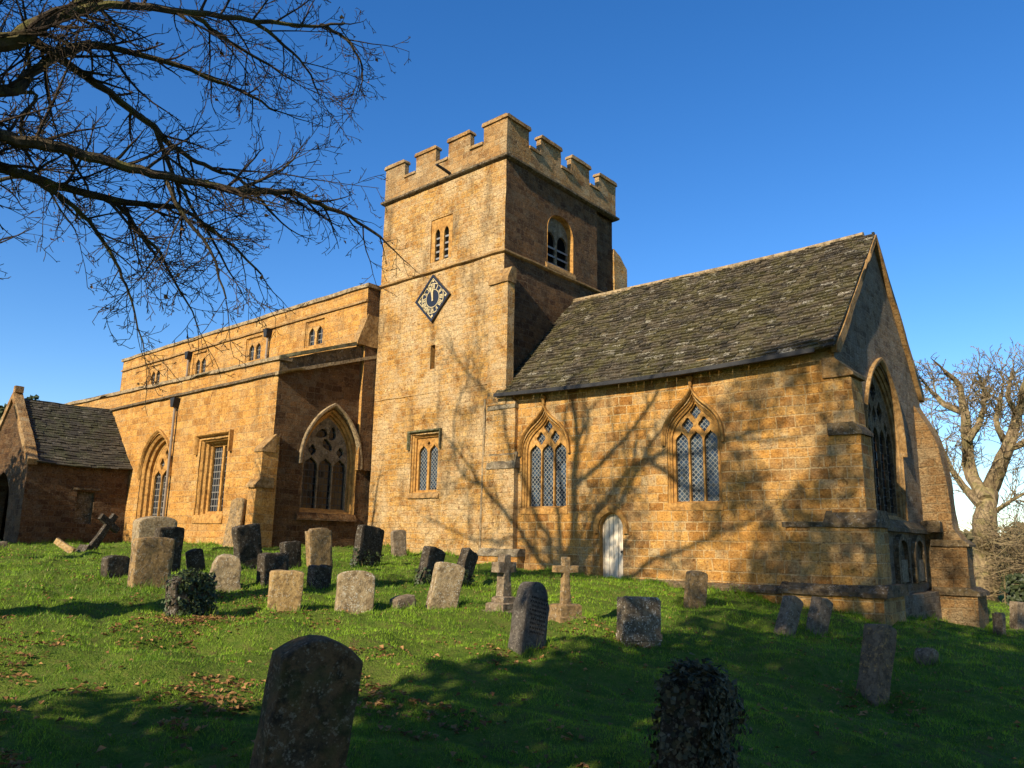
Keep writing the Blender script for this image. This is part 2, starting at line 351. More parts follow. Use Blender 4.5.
def circ(cx,cy,a,n=28,b=None): return [(cx+a*math.cos(t),cy+(b or a)*math.sin(t)) for t in [2*math.pi*k/n for k in range(n)]]
def window(ax,c,outer,inset,lights,depth,label,glass,framemat='frame',tracmat='frame',hood=None,sill=None,sillmat='trim',inner=None,hoodmat='frame',prot=.10,hoodw=.10,flare=0.):
    """outer: arch args or rect outline function giving outline for an inset amount"""
    pl=plane(ax,c); L0=outer(0)
    fr=MB()
    st=[(0,-.006),(0,.03),(inset*.35,.03+depth*.18),(inset*.35,depth*.45),(inset*.7,depth*.6),(inset*.7,depth*.85),(inset,depth*.9),(inset,depth+.09)]
    fr.loft([[pl(a,b,dp) for a,b in outer(ins)] for ins,dp in st],0)
    W_=part(fr,'window',framemat,amp=.008,freq=2,fix=False)
    if label: W_['label']=label
    g=MB(); g.sheet(pl,ccw(outer(inset*.9)),(),.6,0,depth+.06); part(g,'pane',glass,W_)
    if lights:
        t=MB(); t.prism(pl,ccw(outer(inset-.01)),depth-.03,depth+.05,[ccw(l) if False else l for l in lights],.25); part(t,'tracery',tracmat,W_,amp=.004,freq=3)
    if hood:
        h=MB(); hl=hood(0); ho=hood(-hoodw)
        prof=[(0,.0),(.0,-prot*.4),(-hoodw*.5,-prot),(-hoodw,-prot),(-hoodw,.02)]
        h.loft([[pl(a,b,dp) for a,b in hood(ins)] for ins,dp in prof],0,False)
        for e in (0,-1):   # closed ends
            q=[pl(*hood(ins)[e],dp) for ins,dp in prof]; h.add(q,[tuple(range(len(q)))])
        part(h,'hood_mould',hoodmat,W_,amp=.008,freq=2)
    if sill:
        s=MB(); x0,x1,z0,z1,dp=sill
        if ax=='S': prof=[(c-dp,z0),(c-dp,z0+(z1-z0)*.35),(c+.0,z1),(c+depth,z1+.03),(c+depth,z0)]; s.prism(plane('E',x1),prof,0,x1-x0,(),.3)
        else: prof=[(c+dp,z0),(c+dp,z0+(z1-z0)*.35),(c,z1),(c-depth,z1+.03),(c-depth,z0)][::-1]; s.prism(plane('S',x0),prof,0,x1-x0,(),.3)
        part(s,'sill',sillmat,W_,amp=.008,freq=2)
    return W_
def archf(cx,hw,base,spring,apex,ogee=False): 
    return lambda i: arch(cx,hw-i,base+(i if i>0 else 0),spring,apex-i*(1.25 if not ogee else 1.6),ogee=ogee)
def rectf(x0,x1,z0,z1): return lambda i:[(x0+i,z0+i),(x0+i,z1-i),(x1-i,z1-i),(x1-i,z0+i)]
def hoodarch(cx,hw,spring,apex,ogee=False):
    return lambda i: arch(cx,hw-i,spring-.12,spring,apex-i*1.3,ogee=ogee)
def hoodsq(x0,x1,z,drop): return lambda i:[(x0+i,z-drop),(x0+i,z-i),(x1-i,z-i),(x1-i,z-drop)]
# ---- chancel
CX0,CX1,CY0,CY1,CE,CR=-15.68,-5.64,17.82,25.34,6.30,10.03; CM=(CY0+CY1)/2
w1=archf(-14.03,.84,2.5,4.25,5.42,True); w2=archf(-9.24,.75,2.55,4.25,5.42,True); dr=archf(-11.72,.37,.2,2.02,2.42)
ew=archf(21.35,1.62,2.35,4.25,6.35)
mb=MB()
mb.sheet(plane('S',CY0),[(CX0,-.5),(CX1,-.5),(CX1,CE),(CX0,CE)],[w1(0),w2(0),dr(0)],.28)
mb.sheet(plane('E',CX1),[(CY0,-1),(CY1,-1),(CY1,CE),(CM,CR),(CY0,CE)],[ew(0)],.24,1)
mb.sheet(plane('N',CY1),[(CX0,-1),(CX1,-1),(CX1,CE),(CX0,CE)],(),1,0,0,True)
chancel=part(mb,'chancel',['ashlar','gable'],amp=.02,amp2=.008)
def slates(name,mat,A,B,C,D,cw,ch,sag=0.,lift=.035,seed=1,par=None):
    """A,B eave ends, C,D ridge ends above A,B"""
    rg=random.Random(seed); A,B,C,D=[np.array(p,float) for p in (A,B,C,D)]
    L=np.linalg.norm(B-A); H=np.linalg.norm(C-A); rows=int(H/ch); mb=MB()
    up=(C-A)/H; al=(B-A)/L; nr=np.cross(al,up); nr=nr if nr[2]>0 else -nr
    def S(s,t):
        p=(A+(B-A)*s)*(1-t)+(C+(D-C)*s)*t
        q=Vector(p*.55); return p+nr*(noise.noise(q)*.05+noise.noise(q*3)*.02)+np.array([0,0,-1])*sag*math.sin(math.pi*s)*(1-.55*t)
    for i in range(rows+1):
        t0=max(0,i/(rows+.6)-.0); t1=min(1,(i+1.7)/(rows+.6)); cwr=cw*(1.15-.45*i/rows); x=-rg.random()*cwr
        while x<L:
            w=cwr*rg.uniform(.6,1.45); s0=max(0,x/L); s1=min(1,(x+w-.008)/L); x+=w
            if s1-s0<.02/L*2: continue
            tt=t0+rg.uniform(-.18,.12)/rows*(1 if i else .3); tt=max(0,tt); lf=lift*rg.uniform(.6,1.7)
            a,b,c2,d2=S(s0,tt),S(s1,tt),S(s1,t1),S(s0,t1)
            la,lb=lf+rg.uniform(0,.014),lf+rg.uniform(0,.014)
            V=[a+nr*la,b+nr*lb,c2+nr*.006,d2+nr*.006,a-nr*.01,b-nr*.01]
            mb.add(V,[(0,1,2,3),(4,5,1,0),(4,0,3),(1,5,2)],0,(rg.random(),rg.random(),.5))
    return mb.build(name,mat,par,weld=False,smooth=0)
ov=.32; k=(CR-CE)/(CM-CY0); ze_=CE+.03-ov*k
rf=slates('roof','slate',(CX0-.1,CY0-ov,CE+.07-ov*k),(CX1+.11,CY0-ov,CE+.07-ov*k),(CX0,CM,CR+.06),(CX1+.11,CM,CR+.06),.26,.15,.14,lift=.05,par=chancel)
mb=MB(); mb.sheet(plane('W',CX0),[(0,0),(1,0),(1,1)],(),5)  # placeholder replaced below
mb=MB(); mb.add([(CX0,CM,CR+.02),(CX1,CM,CR+.02),(CX1,CY1+.3,CE-.1),(CX0,CY1+.3,CE-.1)],[(0,1,2,3)]); part(mb,'roof_north_slope','slate',chancel)
mb=MB(); mb.tube([(CX0,CM,CR+.04),(-13,CM,CR+.03),(-10,CM,CR),(-7.5,CM,CR+.02),(CX1-.2,CM,CR+.07)],[.11]*5,8); part(mb,'ridge_tiles','coping',chancel,amp=.03,freq=2)
mb=MB(); 
for i in range(12):
    a=CX0-.05+(CX1-.3-CX0+.05)*i/12; b=CX0-.05+(CX1-.3-CX0+.05)*(i+1)/12; s=lambda x:-.115*math.sin(math.pi*(x-CX0)/(CX1-CX0))
    z=CE+.0-ov*k
    mb.add([(a,CY0-ov-.09,z+s(a)),(b,CY0-ov-.09,z+s(b)),(b,CY0-ov-.09,z+.1+s(b)),(a,CY0-ov-.09,z+.1+s(a)),(a,CY0-ov+.05,z+s(a)),(b,CY0-ov+.05,z+s(b))],[(0,1,2,3),(5,4,0,1)[::-1] if False else (4,5,1,0)])
part(mb,'gutter','lead',chancel)
# gable coping with kneelers
mb=MB()
for sgn in (-1,1):
    def Q(yy,zz): return (CM+sgn*(CM-yy),zz)
    pr=[Q(CY0-.12,CE-.34),Q(CY0-.16,CE-.17),Q(CM,CR+.03),Q(CM,CR-.14),Q(CY0+.08,CE-.30)]
    mb.prism(plane('E',CX1+.13),pr if sgn>0 else pr[::-1],0,.13,(),.3)
part(mb,'gable_coping','trim',chancel,amp=.02,freq=1.5,amp2=.01)
def butt(name,ax,lo,hi,prof,mats,par,sp=.25,amp=.02,mi=None):
    """prof in (out,z) of a plane perpendicular; ax 'X' extrudes along X (profile y,z); 'Y' extrudes along Y (profile x,z)"""
    mb=MB()
    if ax=='X': mb.prism(plane('E',hi),prof,0,hi-lo,(),sp)
    else: mb.prism(plane('S',lo),prof,0,hi-lo,(),sp)
    o=part(mb,name,mats,par,amp=amp,amp2=.008)
    return o
# south-east buttress of the chancel projects east, flush with the south wall
sb=MB()
E0=CX1-.25
sb.prism(plane('S',CY0-.06),[(E0,2.3),(-5.16,2.3),(-5.18,4.15),(-5.27,4.3),(-5.28,5.35),(CX1-.05,5.75),(E0,5.75)],0,.75,(),.25)
se=part(sb,'buttress','ashlar',chancel,amp=.02,amp2=.008); 
sb=MB(); sb.prism(plane('S',CY0-.2),[(-6.9,-.6),(-5.0,-.6),(-5.0,2.1),(-6.9,2.1)],0,1.0,(),.28)
o=part(sb,'buttress_foot','ashlar',chancel,amp=.02,amp2=.008)
lg=MB()
lg.prism(plane('E',-4.93),[(CY0-.27,2.06),(CY0-.27,2.14),(CY0-.02,2.42),(CY0+.6,2.42),(CY0+.85,2.06)],0,1.1,(),.2)
lg.prism(plane('S',CY0-.255),[(-6.95,2.06),(-6.0,2.06),(-6.0,2.17),(-6.95,2.17)],0,.2,(),.2)
part(lg,'weathering','ledge',chancel,amp=.015,freq=3,amp2=.01); lg=MB(); lg.prism(plane('S',CY0-.12),[(-5.86,4.08),(-5.12,4.08),(-5.13,4.16),(-5.3,4.36),(-5.86,4.36)],0,.85,(),.2)
part(lg,'weathering','ledge',chancel,amp=.015,freq=3,amp2=.01)
lg=MB(); lg.prism(plane('S',CY0-.13),[(-5.9,5.4),(-5.22,5.4),(-5.22,5.47),(-5.62,5.86),(-5.9,5.86)],0,.9,(),.2)
part(lg,'weathering','trim',chancel,amp=.015,freq=3,amp2=.01)
# plinth along the south and east walls
def plinth(pts,name,mat,par):
    mb=MB()
    for (x0,x1,y0,y1,z0,z1) in pts: mb.box(x0,x1,y0,y1,z0,z1,.25)
    return part(mb,name,mat,par,amp=.02,amp2=.01)
plinth([(-10.9,-7.0,CY0-.10,CY0+.05,-.3,.66),(-7.02,-4.86,CY0-.34,CY0+1.2,-.6,.66)],'plinth','ashlar',chancel)
mb=MB(); mb.prism(plane('E',-4.78),[(CY0-.42,.62),(CY0-.42,.70),(CY0-.18,.86),(CY0+1,.86),(CY0+1.28,.62)],0,2.27,(),.2)
mb.prism(plane('E',-7.05),[(CY0-.17,.58),(CY0-.17,.64),(CY0-.0,.75),(CY0+.02,.58)],0,3.9,(),.2)
part(mb,'plinth_ledge','ledge',chancel,amp=.018,freq=3,amp2=.01)
plinth([(CX1-.1,-5.35,CY0+1.0,25.6,-1.2,.5)],'plinth','gable',chancel)
# north-east buttress
nb=MB(); nb.prism(plane('S',24.62),[(CX1-.2,-1.2),(-4.62,-1.2),(-4.64,1.75),(-4.92,2.2),(-4.98,3.6),(-5.12,4.6),(-5.38,5.25),(CX1-.02,5.8),(CX1-.2,5.8)],0,.8,(),.25)
part(nb,'buttress','greybutt',chancel,amp=.035,amp2=.012)
plinth([(CX1-.1,-4.45,24.45,25.7,-1.5,.45)],'plinth','greybutt',chancel)
lg=MB(); lg.prism(plane('S',24.38),[(-5.5,.42),(-4.36,.42),(-4.38,.52),(-4.6,.62),(-5.5,.62)],0,1.4,(),.2)
part(lg,'weathering','ledge',chancel,amp=.02,freq=3,amp2=.01); lg=MB(); lg.prism(plane('S',24.56),[(-5.5,1.72),(-4.55,1.72),(-4.55,1.78),(-4.7,1.9),(-5.5,1.9)],0,.9,(),.2)
part(lg,'weathering','ledge',chancel,amp=.02,freq=3,amp2=.01); lg=MB(); lg.box(-5.62,-5.15,24.2,24.55,2.1,2.4,.15)
part(lg,'weathering','ledge',chancel,amp=.02,freq=3,amp2=.01)
# string below the east window, and the blind panels under it
mb=MB(); mb.prism(plane('E',CX1+.16),[(18.6,2.05),(24.6,2.05),(24.6,2.15),(18.6,2.15)],0,.2,(),.3); mb.prism(plane('S',18.6),[(CX1-.01,2.15),(CX1+.16,2.15),(CX1-.01,2.35)],0,6.0,(),.3)
part(mb,'string_course','ledge',chancel,amp=.012,freq=3,amp2=.006)
for yc in (19.9,21.9,23.5):
    mb=MB(); pl=plane('E',CX1+.05); o_=archf(yc,.42,.75,1.45,1.85)
    mb.prism(pl,ccw(o_(-.12)),-.07,.12,[ccw(o_(0))],.3); mb.sheet(pl,ccw(o_(0)),(),.3,1,.03)
    mb.prism(pl,[(yc-.28,.8),(yc+.28,.8),(yc+.28,1.35),(yc-.28,1.35)],-.05,.03,(),.2,2)
    ob=part(mb,'wall_monument',['ledge','ledge','greystone'],amp=.015,freq=3); ob['label']='dark weathered blind panel under the east window'
# chancel windows
def three_light(cx,hw,sill,spring,apex,ins):
    w=(hw-ins)*2; lw=w/3-.055; L=[]
    for i in (-1,0,1):
        x=cx+i*w/3*.98; L.append(arch(x,lw/2,sill+ins+.02,spring-.02,spring+.24,6,True))
    L.append(quatre(cx,spring+.74,.16,.20)); 
    for i in (-1,1): L.append(quatre(cx+i*w*.185,spring+.40,.165,.20))
    return L
for cx,hw,sill,f in ((-14.03,.84,2.5,w1),(-9.24,.75,2.55,w2)):
    window('S',CY0,f,.13,three_light(cx,hw,sill,4.25,5.42,.13),.20,'three light window with diamond leading under an ogee hood','glassS',
        hood=hoodarch(cx,hw+.02,4.25,5.50,True),sill=(cx-hw-.02,cx+hw+.02,sill-.08,sill+.1,.025),sillmat='frame')
    mb=MB(); mb.tube([(cx,CY0-.06,5.62),(cx,CY0-.08,5.74),(cx,CY0-.08,5.84),(cx,CY0-.06,5.92)],[.04,.05,.09,.03],8); part(mb,'finial','frame',None,amp=.01,freq=6)
# priest door
mb=MB(); pl=plane('S',CY0); mb.loft([[pl(a,b,dp) for a,b in dr(i)] for i,dp in ((-.02,-.005),(0,.03),(.0,.16),(.04,.17))]); dw=part(mb,'door_surround','frame',amp=.01,freq=2,fix=False)
mb=MB(); mb.sheet(pl,ccw(dr(.0)),(),.3,0,.15); dd=part(mb,'door_leaf','door',dw); dd['label']='white painted plank door, paint peeling'
mb=MB(); mb.tube([(-11.47,CY0+.14,1.42),(-11.47,CY0+.10,1.42),(-11.47,CY0+.10,1.38)],[.02]*3,6); part(mb,'handle','lead',dw)
mb=MB(); hd=hoodarch(-11.72,.40,2.0,2.45); mb.loft([[pl(a,b,dp) for a,b in hd(i)] for i,dp in ((0,.0),(0,-.05),(-.07,-.08),(-.14,-.06),(-.16,.01))],0,False); part(mb,'hood_mould','frame',dw,amp=.015,freq=3)
# east window: five lights under a big arch
L=[]; w=(1.62-.15)*2
for i in range(5):
    x=21.35+(i-2)*w/5*.985; L.append(arch(x,w/10-.03,2.55,4.35-.02*abs(i-2),4.75-.02*abs(i-2),5))
for x,z,a,b in ((21.35,5.72,.30,.32),(20.86,5.18,.24,.28),(21.84,5.18,.24,.28),(20.40,4.80,.13,.17),(22.30,4.80,.13,.17),(21.35,5.08,.16,.22)): L.append(quatre(x,z,a,b))
window('E',CX1,ew,.15,L,.24,'tall five light east window in deep shade','glassE','trim','ledge',hood=hoodarch(21.35,1.64,4.2,6.42),hoodmat='trim',sill=None)
# ---- tower
TX0,TX1,TY0,TY1=-21.83,-15.70,17.75,24.30
lw_=rectf(-19.72,-18.42,3.1,5.12); slit=rectf(-18.97,-18.76,7.35,8.17); bs=rectf(-19.20,-18.12,11.2,12.8); be=archf(20.75,.76,11.05,12.35,13.05)
mb=MB(); 
mb.sheet(plane('S',TY0),[(TX0,-.2),(TX1,-.2),(TX1,14.2),(TX0,14.2)],[lw_(0),slit(0),bs(0)],.28)
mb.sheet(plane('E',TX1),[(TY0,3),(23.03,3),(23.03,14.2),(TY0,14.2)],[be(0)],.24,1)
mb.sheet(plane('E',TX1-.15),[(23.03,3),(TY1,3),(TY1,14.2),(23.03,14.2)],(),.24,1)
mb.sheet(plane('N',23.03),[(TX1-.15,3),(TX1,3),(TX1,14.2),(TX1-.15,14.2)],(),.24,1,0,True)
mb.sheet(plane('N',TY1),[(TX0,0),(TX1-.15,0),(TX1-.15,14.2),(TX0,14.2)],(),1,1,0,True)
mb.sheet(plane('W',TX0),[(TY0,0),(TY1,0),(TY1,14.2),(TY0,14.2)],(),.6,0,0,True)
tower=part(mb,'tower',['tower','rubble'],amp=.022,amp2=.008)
def ring(x0,x1,y0,y1,z0,z1,out,top,name,mat,par,sides='SENW'):
    mb=MB(); pr_=[(0.05,z0),(-out*.25,z0),(-out,z0+(z1-z0)*.35),(-out,z1-(z1-z0)*.3),(-out*.35,z1),(.05,z1)]
    def lp(i,z): return [(x0+i,y0+i,z),(x1-i,y0+i,z),(x1-i,y1-i,z),(x0+i,y1-i,z)]
    sub=lambda l: [tuple(np.array(l[a])+(np.array(l[(a+1)%4])-np.array(l[a]))*q/14) for a in range(4) for q in range(14)]
    mb.loft([sub(lp(i,z)) for i,z in pr_]); return part(mb,name,mat,par,amp=.018,freq=2,amp2=.006)
ring(TX0,TX1,TY0,TY1,14.08,14.28,.13,0,'string_course','ledge',tower)
ring(TX0,TX1,TY0,TY1,10.78,10.92,.09,0,'string_course','trim',tower)
# parapet and merlons
PZ0,PZ1,PZ2=14.26,14.95,15.58; th=.2
mb=MB(); cp=MB(); px0,px1,py0,py1=TX0-.02,TX1+.02,TY0-.02,TY1+.02
def merl(lo,hi): 
    n=4; gap=.64; m=((hi-lo)-3*gap)/4; return [(lo+i*(m+gap),lo+i*(m+gap)+m) for i in range(n)],[(lo+i*(m+gap)+m,lo+(i+1)*(m+gap)) for i in range(n-1)]
def battle(lo,hi):   # outline of a crenellated wall
    ms,gs=merl(lo,hi); o=[(lo,PZ0),(hi,PZ0)]
    for i in range(3,-1,-1):
        a,b=ms[i]; o+=[(b,PZ2),(a,PZ2)]
        if i: o+=[(a,PZ1),(gs[i-1][0],PZ1)]
    return o
mb.prism(plane('S',py0),battle(px0,px1),0,th,(),.28); mb.prism(plane('N',py1),battle(px0,px1),0,th,(),.4)
mb.prism(plane('E',px1),battle(py0,py1),0.003,th,(),.28); mb.prism(plane('W',px0),battle(py0,py1),0.003,th,(),.4)
o=part(mb,'battlement','parapet',tower,amp=.02,amp2=.008)
def cope(ax,c,lo,hi):
    ms,gs=merl(lo,hi)
    for a,b in ms: cp.prism(plane(ax,c),[(a-.05,PZ2-.02),(b+.05,PZ2-.02),(b+.05,PZ2+.05),(b,PZ2+.11),(a,PZ2+.11),(a-.05,PZ2+.05)],-.06,th+.05,(),.25)
    for a,b in gs: cp.prism(plane(ax,c),[(a,PZ1-.03),(b,PZ1-.03),(b,PZ1+.07),(a,PZ1+.07)],-.05,th+.05,(),.25)
cope('S',py0,px0,px1); cope('E',px1+.004,py0,py1); cope('N',py1,px0,px1); cope('W',px0-.004,py0,py1)
part(cp,'battlement_coping','parapet',tower,amp=.02,freq=2,amp2=.008)
mb=MB(); mb.add([(TX0,TY0,14.35),(TX1,TY0,14.35),(TX1,TY1,14.35),(TX0,TY1,14.35)],[(0,1,2,3)]); part(mb,'roof','lead',tower)
mb=MB(); mb.tube([(-18.3,TY0+.1,14.3),(-18.35,TY0-.3,14.40),(-18.4,TY0-.62,14.47)],[.06,.055,.05],8); part(mb,'water_spout','lead',tower)
# south-east tower buttress
mb=MB()
for (x0,x1,yf,z0,z1,z2,xt) in ((-16.2,-15.42,17.64,5.75,9.75,10.05,-15.7),(-16.25,-15.06,17.67,4.05,5.8,6.0,-15.3),(-16.25,-15.0,17.60,1.3,3.85,4.2,-15.0)):
    mb.prism(plane('S',yf),[(x0,z0),(x1,z0),(x1,z1),(xt,z2),(x0,z2)],0,17.97-yf,(),.25)
bt=part(mb,'buttress','tower',tower,amp=.02,amp2=.008)
mb=MB(); mb.box(-16.3,-14.72,17.48,17.95,-.1,1.22,.25); part(mb,'buttress_foot','ashlar',tower,amp=.02,amp2=.008)
mb=MB(); mb.prism(plane('E',-14.69),[(17.44,1.2),(17.44,1.27),(17.58,1.42),(17.85,1.42),(17.85,1.2)],0,1.58,(),.2)
part(mb,'weathering','greystone',tower,amp=.015,freq=3,amp2=.01); mb=MB(); mb.prism(plane('E',-14.95),[(17.57,3.78),(17.57,3.88),(17.68,4.28),(17.9,4.28),(17.9,3.78)],0,1.15,(),.2)
part(mb,'weathering','greystone',tower,amp=.015,freq=3,amp2=.008); mb=MB(); mb.prism(plane('E',-15.04),[(17.64,5.62),(17.64,5.68),(17.68,5.80),(17.9,5.80),(17.9,5.62)],0,1.14,(),.2)
part(mb,'weathering','greystone',tower,amp=.015,freq=3,amp2=.008)
mb=MB(); mb.prism(plane('E',-15.38),[(17.58,9.72),(17.58,9.86),(17.78,10.25),(18.0,10.25),(18.0,9.72)],0,.84,(),.2); part(mb,'weathering','trim',tower,amp=.015,freq=3,amp2=.008)
mb=MB(); mb.tube([(-16.28,17.58,1.4),(-16.28,17.6,3),(-16.29,17.64,4.4),(-16.29,17.66,6.)],[.035]*4,6); part(mb,'conductor_strip','coping',tower,amp=.01,freq=4)
mb=MB(); mb.prism(plane('E',TX1-.05),[(TY1-.02,9),(25.22,9),(25.22,12.35),(24.75,12.75),(TY1-.02,12.95)],0,.9,(),.25); part(mb,'stair_turret','tower',tower,amp=.02,amp2=.008)
# offset course on the tower's south face
mb=MB(); mb.prism(plane('E',TX1-.3),[(TY0-.022,6.5),(TY0-.022,6.53),(TY0+.02,6.62),(TY0+.02,6.5)],0,5.8,(),.25); part(mb,'string_course','tower',tower,amp=.02,freq=2,amp2=.01)
def two_light(x0,x1,z0,z1,sp,ap,bar=.1,edge=.05,ogee=True):
    m=(x0+x1)/2; hw=((x1-x0)-bar-2*edge)/4; return [arch(m+s*(bar/2+hw),hw,z0,sp,ap,6,ogee) for s in (-1,1)]
window('S',TY0,lw_,.14,two_light(-19.58,-18.56,3.26,5.0,4.5,4.78)+[quatre(-19.07,4.82,.07,.08)],.22,'square headed two light window low on the tower','glassS',
    hood=hoodsq(-19.78,-18.36,5.16,.55),sill=(-19.8,-18.3,2.98,3.16,.07),hoodmat='mossy',hoodw=.09)
window('S',TY0,slit,.02,[],.25,'narrow slit window below the clock','glassS')
def louvres(ax,c,rng_,zs,dp,par,tilt=.11):
    for a,b in rng_:
        for z in zs:
            mb=MB()
            if ax=='S': mb.prism(plane('E',b),[(c+dp,z),(c+dp+.15,z+tilt),(c+dp+.15,z+tilt+.025),(c+dp,z+.07)],0,b-a,(),.5)
            else: mb.prism(plane('S',a),[(c-dp-.15,z+tilt),(c-dp,z),(c-dp,z+.07),(c-dp-.15,z+tilt+.025)],0,b-a,(),.5)
            part(mb,'louvre','louvre',par)
W_=window('S',TY0,bs,.02,two_light(-19.16,-18.16,11.22,12.7,12.2,12.42,.2,.16,False),.06,'square panelled belfry opening with stone louvres','void')
louvres('S',TY0,((-19.0,-18.75),(-18.57,-18.32)),(11.3,11.55,11.8,12.05),.09,W_,.1)
W_=window('E',TX1,be,.06,two_light(20.05,21.45,11.1,13.0,12.1,12.42,.14,.05,False),.24,'arched belfry opening with slatted louvres','void','frame','greystone',sill=(19.9,21.6,10.9,11.12,.08))
louvres('E',TX1,((20.06,20.70),(20.80,21.44)),(11.2,11.5,11.8),.2,W_)
# clock
CXc,CZc,hd=-18.92,9.84,.86; pl=plane('S',TY0)
mb=MB(); dia=[(CXc,CZc-hd),(CXc+hd,CZc),(CXc,CZc+hd),(CXc-hd,CZc)]; dia2=[(CXc+(a-CXc)*.88,CZc+(b-CZc)*.88) for a,b in dia]
mb.prism(pl,dia,-.10,.03,[dia2],.5); clock=part(mb,'clock','blackpaint'); clock['label']='black lozenge clock with gilt numerals'
mb=MB(); mb.sheet(pl,dia2,(),.5,0,-.055); part(mb,'dial','blackpaint',clock)
mb=MB(); dz=-.060
mb.prism(pl,[(CXc+(a-CXc)*.86,CZc+(b-CZc)*.86) for a,b in dia],dz-.004,dz,[[(CXc+(a-CXc)*.82,CZc+(b-CZc)*.82) for a,b in dia]],.5)
mb.prism(pl,circ(CXc,CZc,.545,48),dz-.004,dz,[circ(CXc,CZc,.515,48)],.5); mb.prism(pl,circ(CXc,CZc,.335,40),dz-.004,dz,[circ(CXc,CZc,.31,40)],.5)
NUM=['XII','I','II','III','IIII','V','VI','VII','VIII','IX','X','XI']
def stroke(a,b,w,ang):
    a=np.array(a);b=np.array(b);n=np.array([-(b-a)[1],(b-a)[0]]);n=n/np.linalg.norm(n)*w/2
    q=[a+n,a-n,b-n,b+n]; ca,sa=math.cos(ang),math.sin(ang)
    q=[(CXc+p[0]*ca+(p[1]+.425)*sa,CZc-p[0]*sa+(p[1]+.425)*ca) for p in q]
    V=[pl(x,z,dz-.005) for x,z in q]; mb.add(V,[(0,1,2,3)])
for i,s in enumerate(NUM):
    ang=i*math.pi/6; wd={'I':.052,'V':.09,'X':.09}; tot=sum(wd[c] for c in s); x=-tot/2
    for c in s:
        w=wd[c]
        if c=='I': stroke((x+w/2,-.075),(x+w/2,.075),.034,ang)
        if c=='V': stroke((x+.01,.075),(x+w/2,-.075),.034,ang); stroke((x+w-.01,.075),(x+w/2,-.075),.022,ang)
        if c=='X': stroke((x+.01,.075),(x+w-.01,-.075),.034,ang); stroke((x+w-.01,.075),(x+.01,-.075),.022,ang)
        x+=w
for a in range(4):
    t=a*math.pi/2; mb.sheet(pl,circ(CXc+.63*math.sin(t),CZc+.63*math.cos(t),.045,10),(),.5,0,dz-.003)
part(mb,'numerals','gold',clock,fix=False)
for nm,ang,L_,wd in (('minute_hand',R(-15),.46,.05),('hour_hand',R(-1),.34,.07)):
    mb=MB(); ca,sa=math.cos(ang),math.sin(ang); q=[(-wd/2,-.1),(wd/2,-.1),(wd/2*.6,L_*.7),(wd*.7,L_*.75),(0,L_),(-wd*.7,L_*.75),(-wd/2*.6,L_*.7)]
    mb.prism(pl,[(CXc+x*ca+y*sa,CZc-x*sa+y*ca) for x,y in q],-.085 if nm[0]=='m' else -.078,-.07,(),.5); part(mb,nm,'gold',clock)
# ---- nave clerestory
NX0,NX1,NY=-42.35,-21.87,17.20
wins=[(-25.05),(-29.4),(-34.0),(-38.5)]
mb=MB(); wf=[rectf(x-.62,x+.62,8.95,10.02) for x in wins]
mb.sheet(plane('S',NY),[(NX0,4),(NX1,4),(NX1,10.74),(NX0,10.74)],[f(0) for f in wf],.4)
mb.sheet(plane('E',NX1),[(NY,4),(24.8,4),(24.8,10.74),(NY,10.74)],(),.4,1)
mb.sheet(plane('W',NX0),[(NY,4),(24.8,4),(24.8,10.74),(NY,10.74)],(),1,0,0,True); mb.sheet(plane('N',24.8),[(NX0,0),(NX1,0),(NX1,10.74),(NX0,10.74)],(),1,0,0,True)
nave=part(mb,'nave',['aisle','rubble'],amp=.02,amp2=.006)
mb=MB(); mb.box(NX0-.08,NX1+.08,NY-.07,NY+.4,10.72,10.86,.4); mb.box(NX1-.35,NX1+.07,NY+.4,24.8,10.72,10.86,.5); part(mb,'coping','coping',nave,amp=.03,freq=.9,amp2=.008)
mb=MB(); mb.prism(plane('E',NX1+.02),[(NY-.08,10.16),(NY-.08,10.22),(NY+.02,10.3),(NY+.02,10.16)],0,NX1-NX0,(),.4); part(mb,'string_course','trim',nave,amp=.02,freq=1,amp2=.006)
mb=MB(); mb.add([(NX0,NY+.3,10.5),(NX1,NY+.3,10.5),(NX1,21,10.75),(NX0,21,10.75),(NX0,24.8,10.5),(NX1,24.8,10.5)],[(0,1,2,3),(3,2,5,4)]); part(mb,'roof','lead',nave)
mb=MB(); mb.prism(plane('E',NX1+.04),[(16.85,8.5),(16.85,8.6),(17.25,9.7),(17.8,9.7),(17.8,8.5)],0,.32,(),.2); part(mb,'weathering','trim',nave,amp=.03,freq=2,amp2=.008)
for x,f in zip(wins,wf):
    window('S',NY,f,.06,two_light(x-.52,x+.52,9.03,9.96,9.5,9.78,.14,.07),.10,'small square headed clerestory window','glassA','aisle','aisle')
# ---- south aisle
AX0,AX1,AY=-42.5,-22.0,13.85
ZA,ZT=7.42,8.85
a1=archf(-30.0,1.22,1.75,3.95,5.5); a2=rectf(-26.65,-24.75,2.25,5.0); ae=archf(16.12,1.12,2.4,4.2,6.0)
mb=MB(); mb.sheet(plane('S',AY),[(AX0,.3),(AX1,.3),(AX1,ZA-.06),(AX0,ZA+.2)],[a1(0),a2(0)],.28)
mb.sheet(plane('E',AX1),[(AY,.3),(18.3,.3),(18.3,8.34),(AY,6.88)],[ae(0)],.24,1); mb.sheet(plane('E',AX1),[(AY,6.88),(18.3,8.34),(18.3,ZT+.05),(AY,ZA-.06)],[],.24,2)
mb.sheet(plane('W',AX0),[(AY,.3),(NY,.3),(NY,8.7),(AY,7.5)],(),1,0,0,True)
aisle=part(mb,'aisle',['aisle','rubble','ledge'],amp=.025,amp2=.007)
